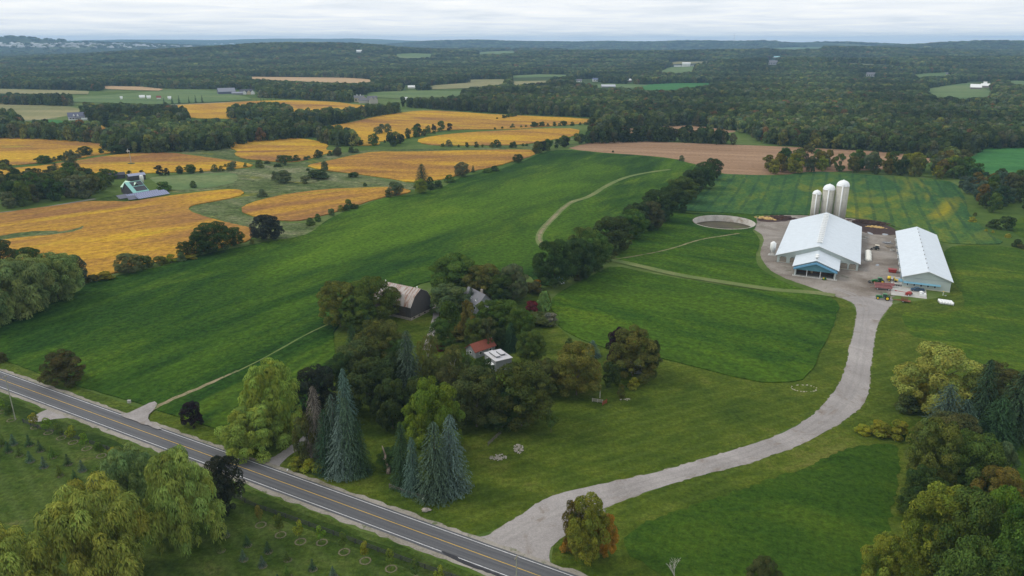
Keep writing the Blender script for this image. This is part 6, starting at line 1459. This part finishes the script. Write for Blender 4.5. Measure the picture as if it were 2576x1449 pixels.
X, Y_ = at(1509, 1001); m_ = MB(); m_.tube((0, 0, 0), (0, 0, 4.2), .13, .1, 8); m_.lathe([(.2, 4.2), (.2, 4.4), (.05, 4.5)]); o = m_.build('white_post', plain('birch_post', (.55, .53, .47), .8, .3, 3.)); o.location = (X, Y_, 0); tag(o, 'tall whitish post behind the red gate', 'post')
X, Y_ = at(1065, 1262); m_ = MB(); m_.lathe([(.32, 0), (.34, 1.0), (.26, 1.15), (.05, 1.2)], n=14); o = m_.build('utility_box', plain('pale_green_box', (.50, .55, .45), .6)); o.location = (X, Y_, 0); tag(o, 'pale green rounded utility box at the corner of the rail fence', 'utility box')
X, Y_ = at(724, 1192); t_ = thing('mailbox', 'white mailbox on a post at the house drive', 'mailbox', (X, Y_, 0)); m_ = MB(); m_.tube((0, 0, 0), (0, 0, 1.1), .06, .06, 6); m_.build('post', WOOD, t_); m_ = MB(); m_.prism([(-.16, 1.05), (.16, 1.05), (.16, 1.25), (.08, 1.36), (-.08, 1.36), (-.16, 1.25)], -.3, .3); m_.build('box', WHITEP, t_)
X, Y_ = at(486.5, 1012 + 0); 
X, Y_ = at(325.5, 1013.5); m_ = MB(); m_.box((0, 0, .45), (1.0, .5, .9)); m_.box((0, 0, .93), (1.1, .6, .08)); o = m_.build('concrete_marker', CONC); o.location = (X, Y_, 0); tag(o, 'small grey concrete box on the verge beside the green field', 'marker')
X, Y_ = at(1069, 1286); m_ = MB(); m_.blob((0, 0, .3), (.8, .6, .6), 3, 10, .18); m_.blob((.3, .5, .1), (1.3, .8, .25), 5, 10, .2); o = m_.build('boulder', STONE, None, True); o.location = (X, Y_, 0); tag(o, 'grey boulder on the verge below the rail fence', 'boulder')
RST = plain('pale_stones', (.36, .33, .28), .9, .4, 3., bmp=.3)
def stones(label, x, y, n, sx_, sy_, seed, arc=False, r=(.2, .5), hgt=.5):
    X, Y_ = at(x, y); m_ = MB(); rg = random.Random(seed)
    for k in range(n):
        if arc: a_ = rg.uniform(0, 2 * math.pi); u, v_ = sx_ * math.cos(a_), sy_ * math.sin(a_) + rg.uniform(-.2, .2)
        else: ra_, ta_ = rg.random() ** .6, rg.uniform(0, 6.283); u, v_ = ra_ * math.cos(ta_) * sx_, ra_ * math.sin(ta_) * sy_
        q = rg.uniform(*r); m_.blob((u, v_, rg.uniform(0, hgt)), (q, q * rg.uniform(.6, 1), q * rg.uniform(.5, .8)), seed * 50 + k, 7, .25)
    o = m_.build('stone_pile', RST); o.location = (X, Y_, 0); tag(o, label, 'stone pile'); return o
stones('nearer pile of pale field stones on the lawn', 1253, 1152, 75, 2.3, 1.5, 1, False, (.14, .34), .35); stones('farther pile of pale field stones on the lawn', 1304, 1130, 75, 1.6, 2.4, 2, False, (.14, .32), .35)
stones('long ring of pale stones on the lawn below the crop field', 2023, 977, 46, 4.2, 2.6, 3, True, (.12, .30), .1)
stones('few reddish stones right of the red gate', 1573, 1005, 14, 1.8, .6, 4, False, (.15, .35), .1)
# dead trunk by the spruces
X, Y_ = at(977, 1190); m_ = MB(); pts_ = [(0, 0, 0), (.1, 0, 1.6), (-.5, .1, 3.4), (-.6, .2, 5.6), (-1.3, .3, 8.2)]; rr_ = [.62, .42, .28, .26, .1]
for k in range(4): m_.tube(pts_[k], pts_[k + 1], rr_[k], rr_[k + 1], 9)
m_.tube((.2, 0, 0), (.5, .1, 2.2), .4, .15, 7); m_.tube((-.5, .1, 3.6), (-1.2, 0, 4.6), .1, .04, 5); o = m_.build('dead_tree', plain('dead_wood', (.30, .23, .18), .9, .4, 2.5, bmp=.5), None, True); o.location = (X, Y_, 0); tag(o, 'bare broken tree trunk standing between the two spruce groups', 'dead tree')
TX('B', 985, 1130, 1185, 60, 'dk', 'small dark green tree behind the bare broken trunk')
# ---- nursery
MULCH = plain('mulch', (.135, .12, .075), .95, .3, 3.)
def ring(x, y, r, label=None):
    X, Y_ = at(x, y); m_ = MB(); rg = random.Random(int(x * 7 + y)); n = 22
    for k in range(n):
        a0 = 2 * math.pi * k / n; a1 = 2 * math.pi * (k + 1) / n
        q = [(r * rg.uniform(.70, .80), a0), (r * rg.uniform(.70, .80), a1), (r * rg.uniform(.95, 1.05), a1), (r * rg.uniform(.95, 1.05), a0)]
        m_.add([(X + rad * math.cos(a), Y_ + rad * math.sin(a), .05) for rad, a in q], [(0, 1, 2, 3)])
    if r < 1.2: m_.lathe([(r * .72, .0), (r * .6, .07), (.1, .10)], (X, Y_, 0), 16)
    o = m_.build('mulch_ring', MULCH); o['kind'] = 'structure'; return o
CON = [(-10, 1126), (8, 1118), (34, 1118), (21, 1136), (48, 1146), (76, 1161), (101, 1134), (133, 1150), (111, 1175), (171, 1168), (150, 1196), (207, 1184), (189, 1209), (247, 1200), (230, 1224), (74, 1120), (-12, 1150),
       (567, 1348), (622, 1372), (555, 1385), (612, 1408), (674, 1388), (722, 1408), (660, 1424), (786, 1432), (722, 1450), (838, 1450), (700, 1470), (775, 1480), (890, 1478)]
for i, (x, y) in enumerate(CON):
    dk_ = i % 3; side = 'left of the willows' if x < 400 else 'right of the willows'
    TX('T', x, y - 27, y, 20, ['sd', 'gn', 'b2'][dk_], 'small cone-shaped nursery evergreen on its mulch ring, ' + side, 'nursery evergreens ' + side); ring(x + 2, y + 1, .95)
YT = [(5, 1004, 1035), (27, 1020, 1056), (87, 1040, 1074), (120, 1053, 1088), (152, 1066, 1101), (182, 1072, 1112), (216, 1090, 1128), (253, 1112, 1146), (289, 1126, 1160), (654, 1270, 1320), (704, 1292, 1345), (754, 1310, 1362), (808, 1322, 1364), (864, 1340, 1388), (917, 1362, 1410), (982, 1382, 1430), (1044, 1408, 1458), (1106, 1424, 1474)]
for i, (x, yt, yb) in enumerate(YT):
    side = 'left of the willows' if x < 400 else 'right of the willows'
    TX('Y', x, yt, yb, 24 if i != 9 else 18, ['br', 'gn', 'ye'][i % 3] if i not in (9,) else 'au', 'young leafy tree on its mulch ring beside the board fence, ' + side, 'young trees along the nursery fence ' + side); ring(x + 2, yb + 1, 1.35)

# ---- air: one closed box of thin haze round everything
m, t, b = newmat('haze'); t.nodes.clear()
o_ = t.nodes.new('ShaderNodeOutputMaterial'); pv = t.nodes.new('ShaderNodeVolumePrincipled'); pv.inputs['Color'].default_value = (.42, .68, 1.0, 1); pv.inputs['Density'].default_value = .000070; pv.inputs['Anisotropy'].default_value = 0.
pv.inputs['Absorption Color'].default_value = (0, 0, 0, 1)
t.links.new(pv.outputs[0], o_.inputs['Volume'])
hz = MB(); hz.box((0, 9000, 106), (46000, 21000, 214)); h_ = hz.build('haze', m); tag(h_, 'thin pale blue haze over the whole landscape', 'haze', kind='stuff')
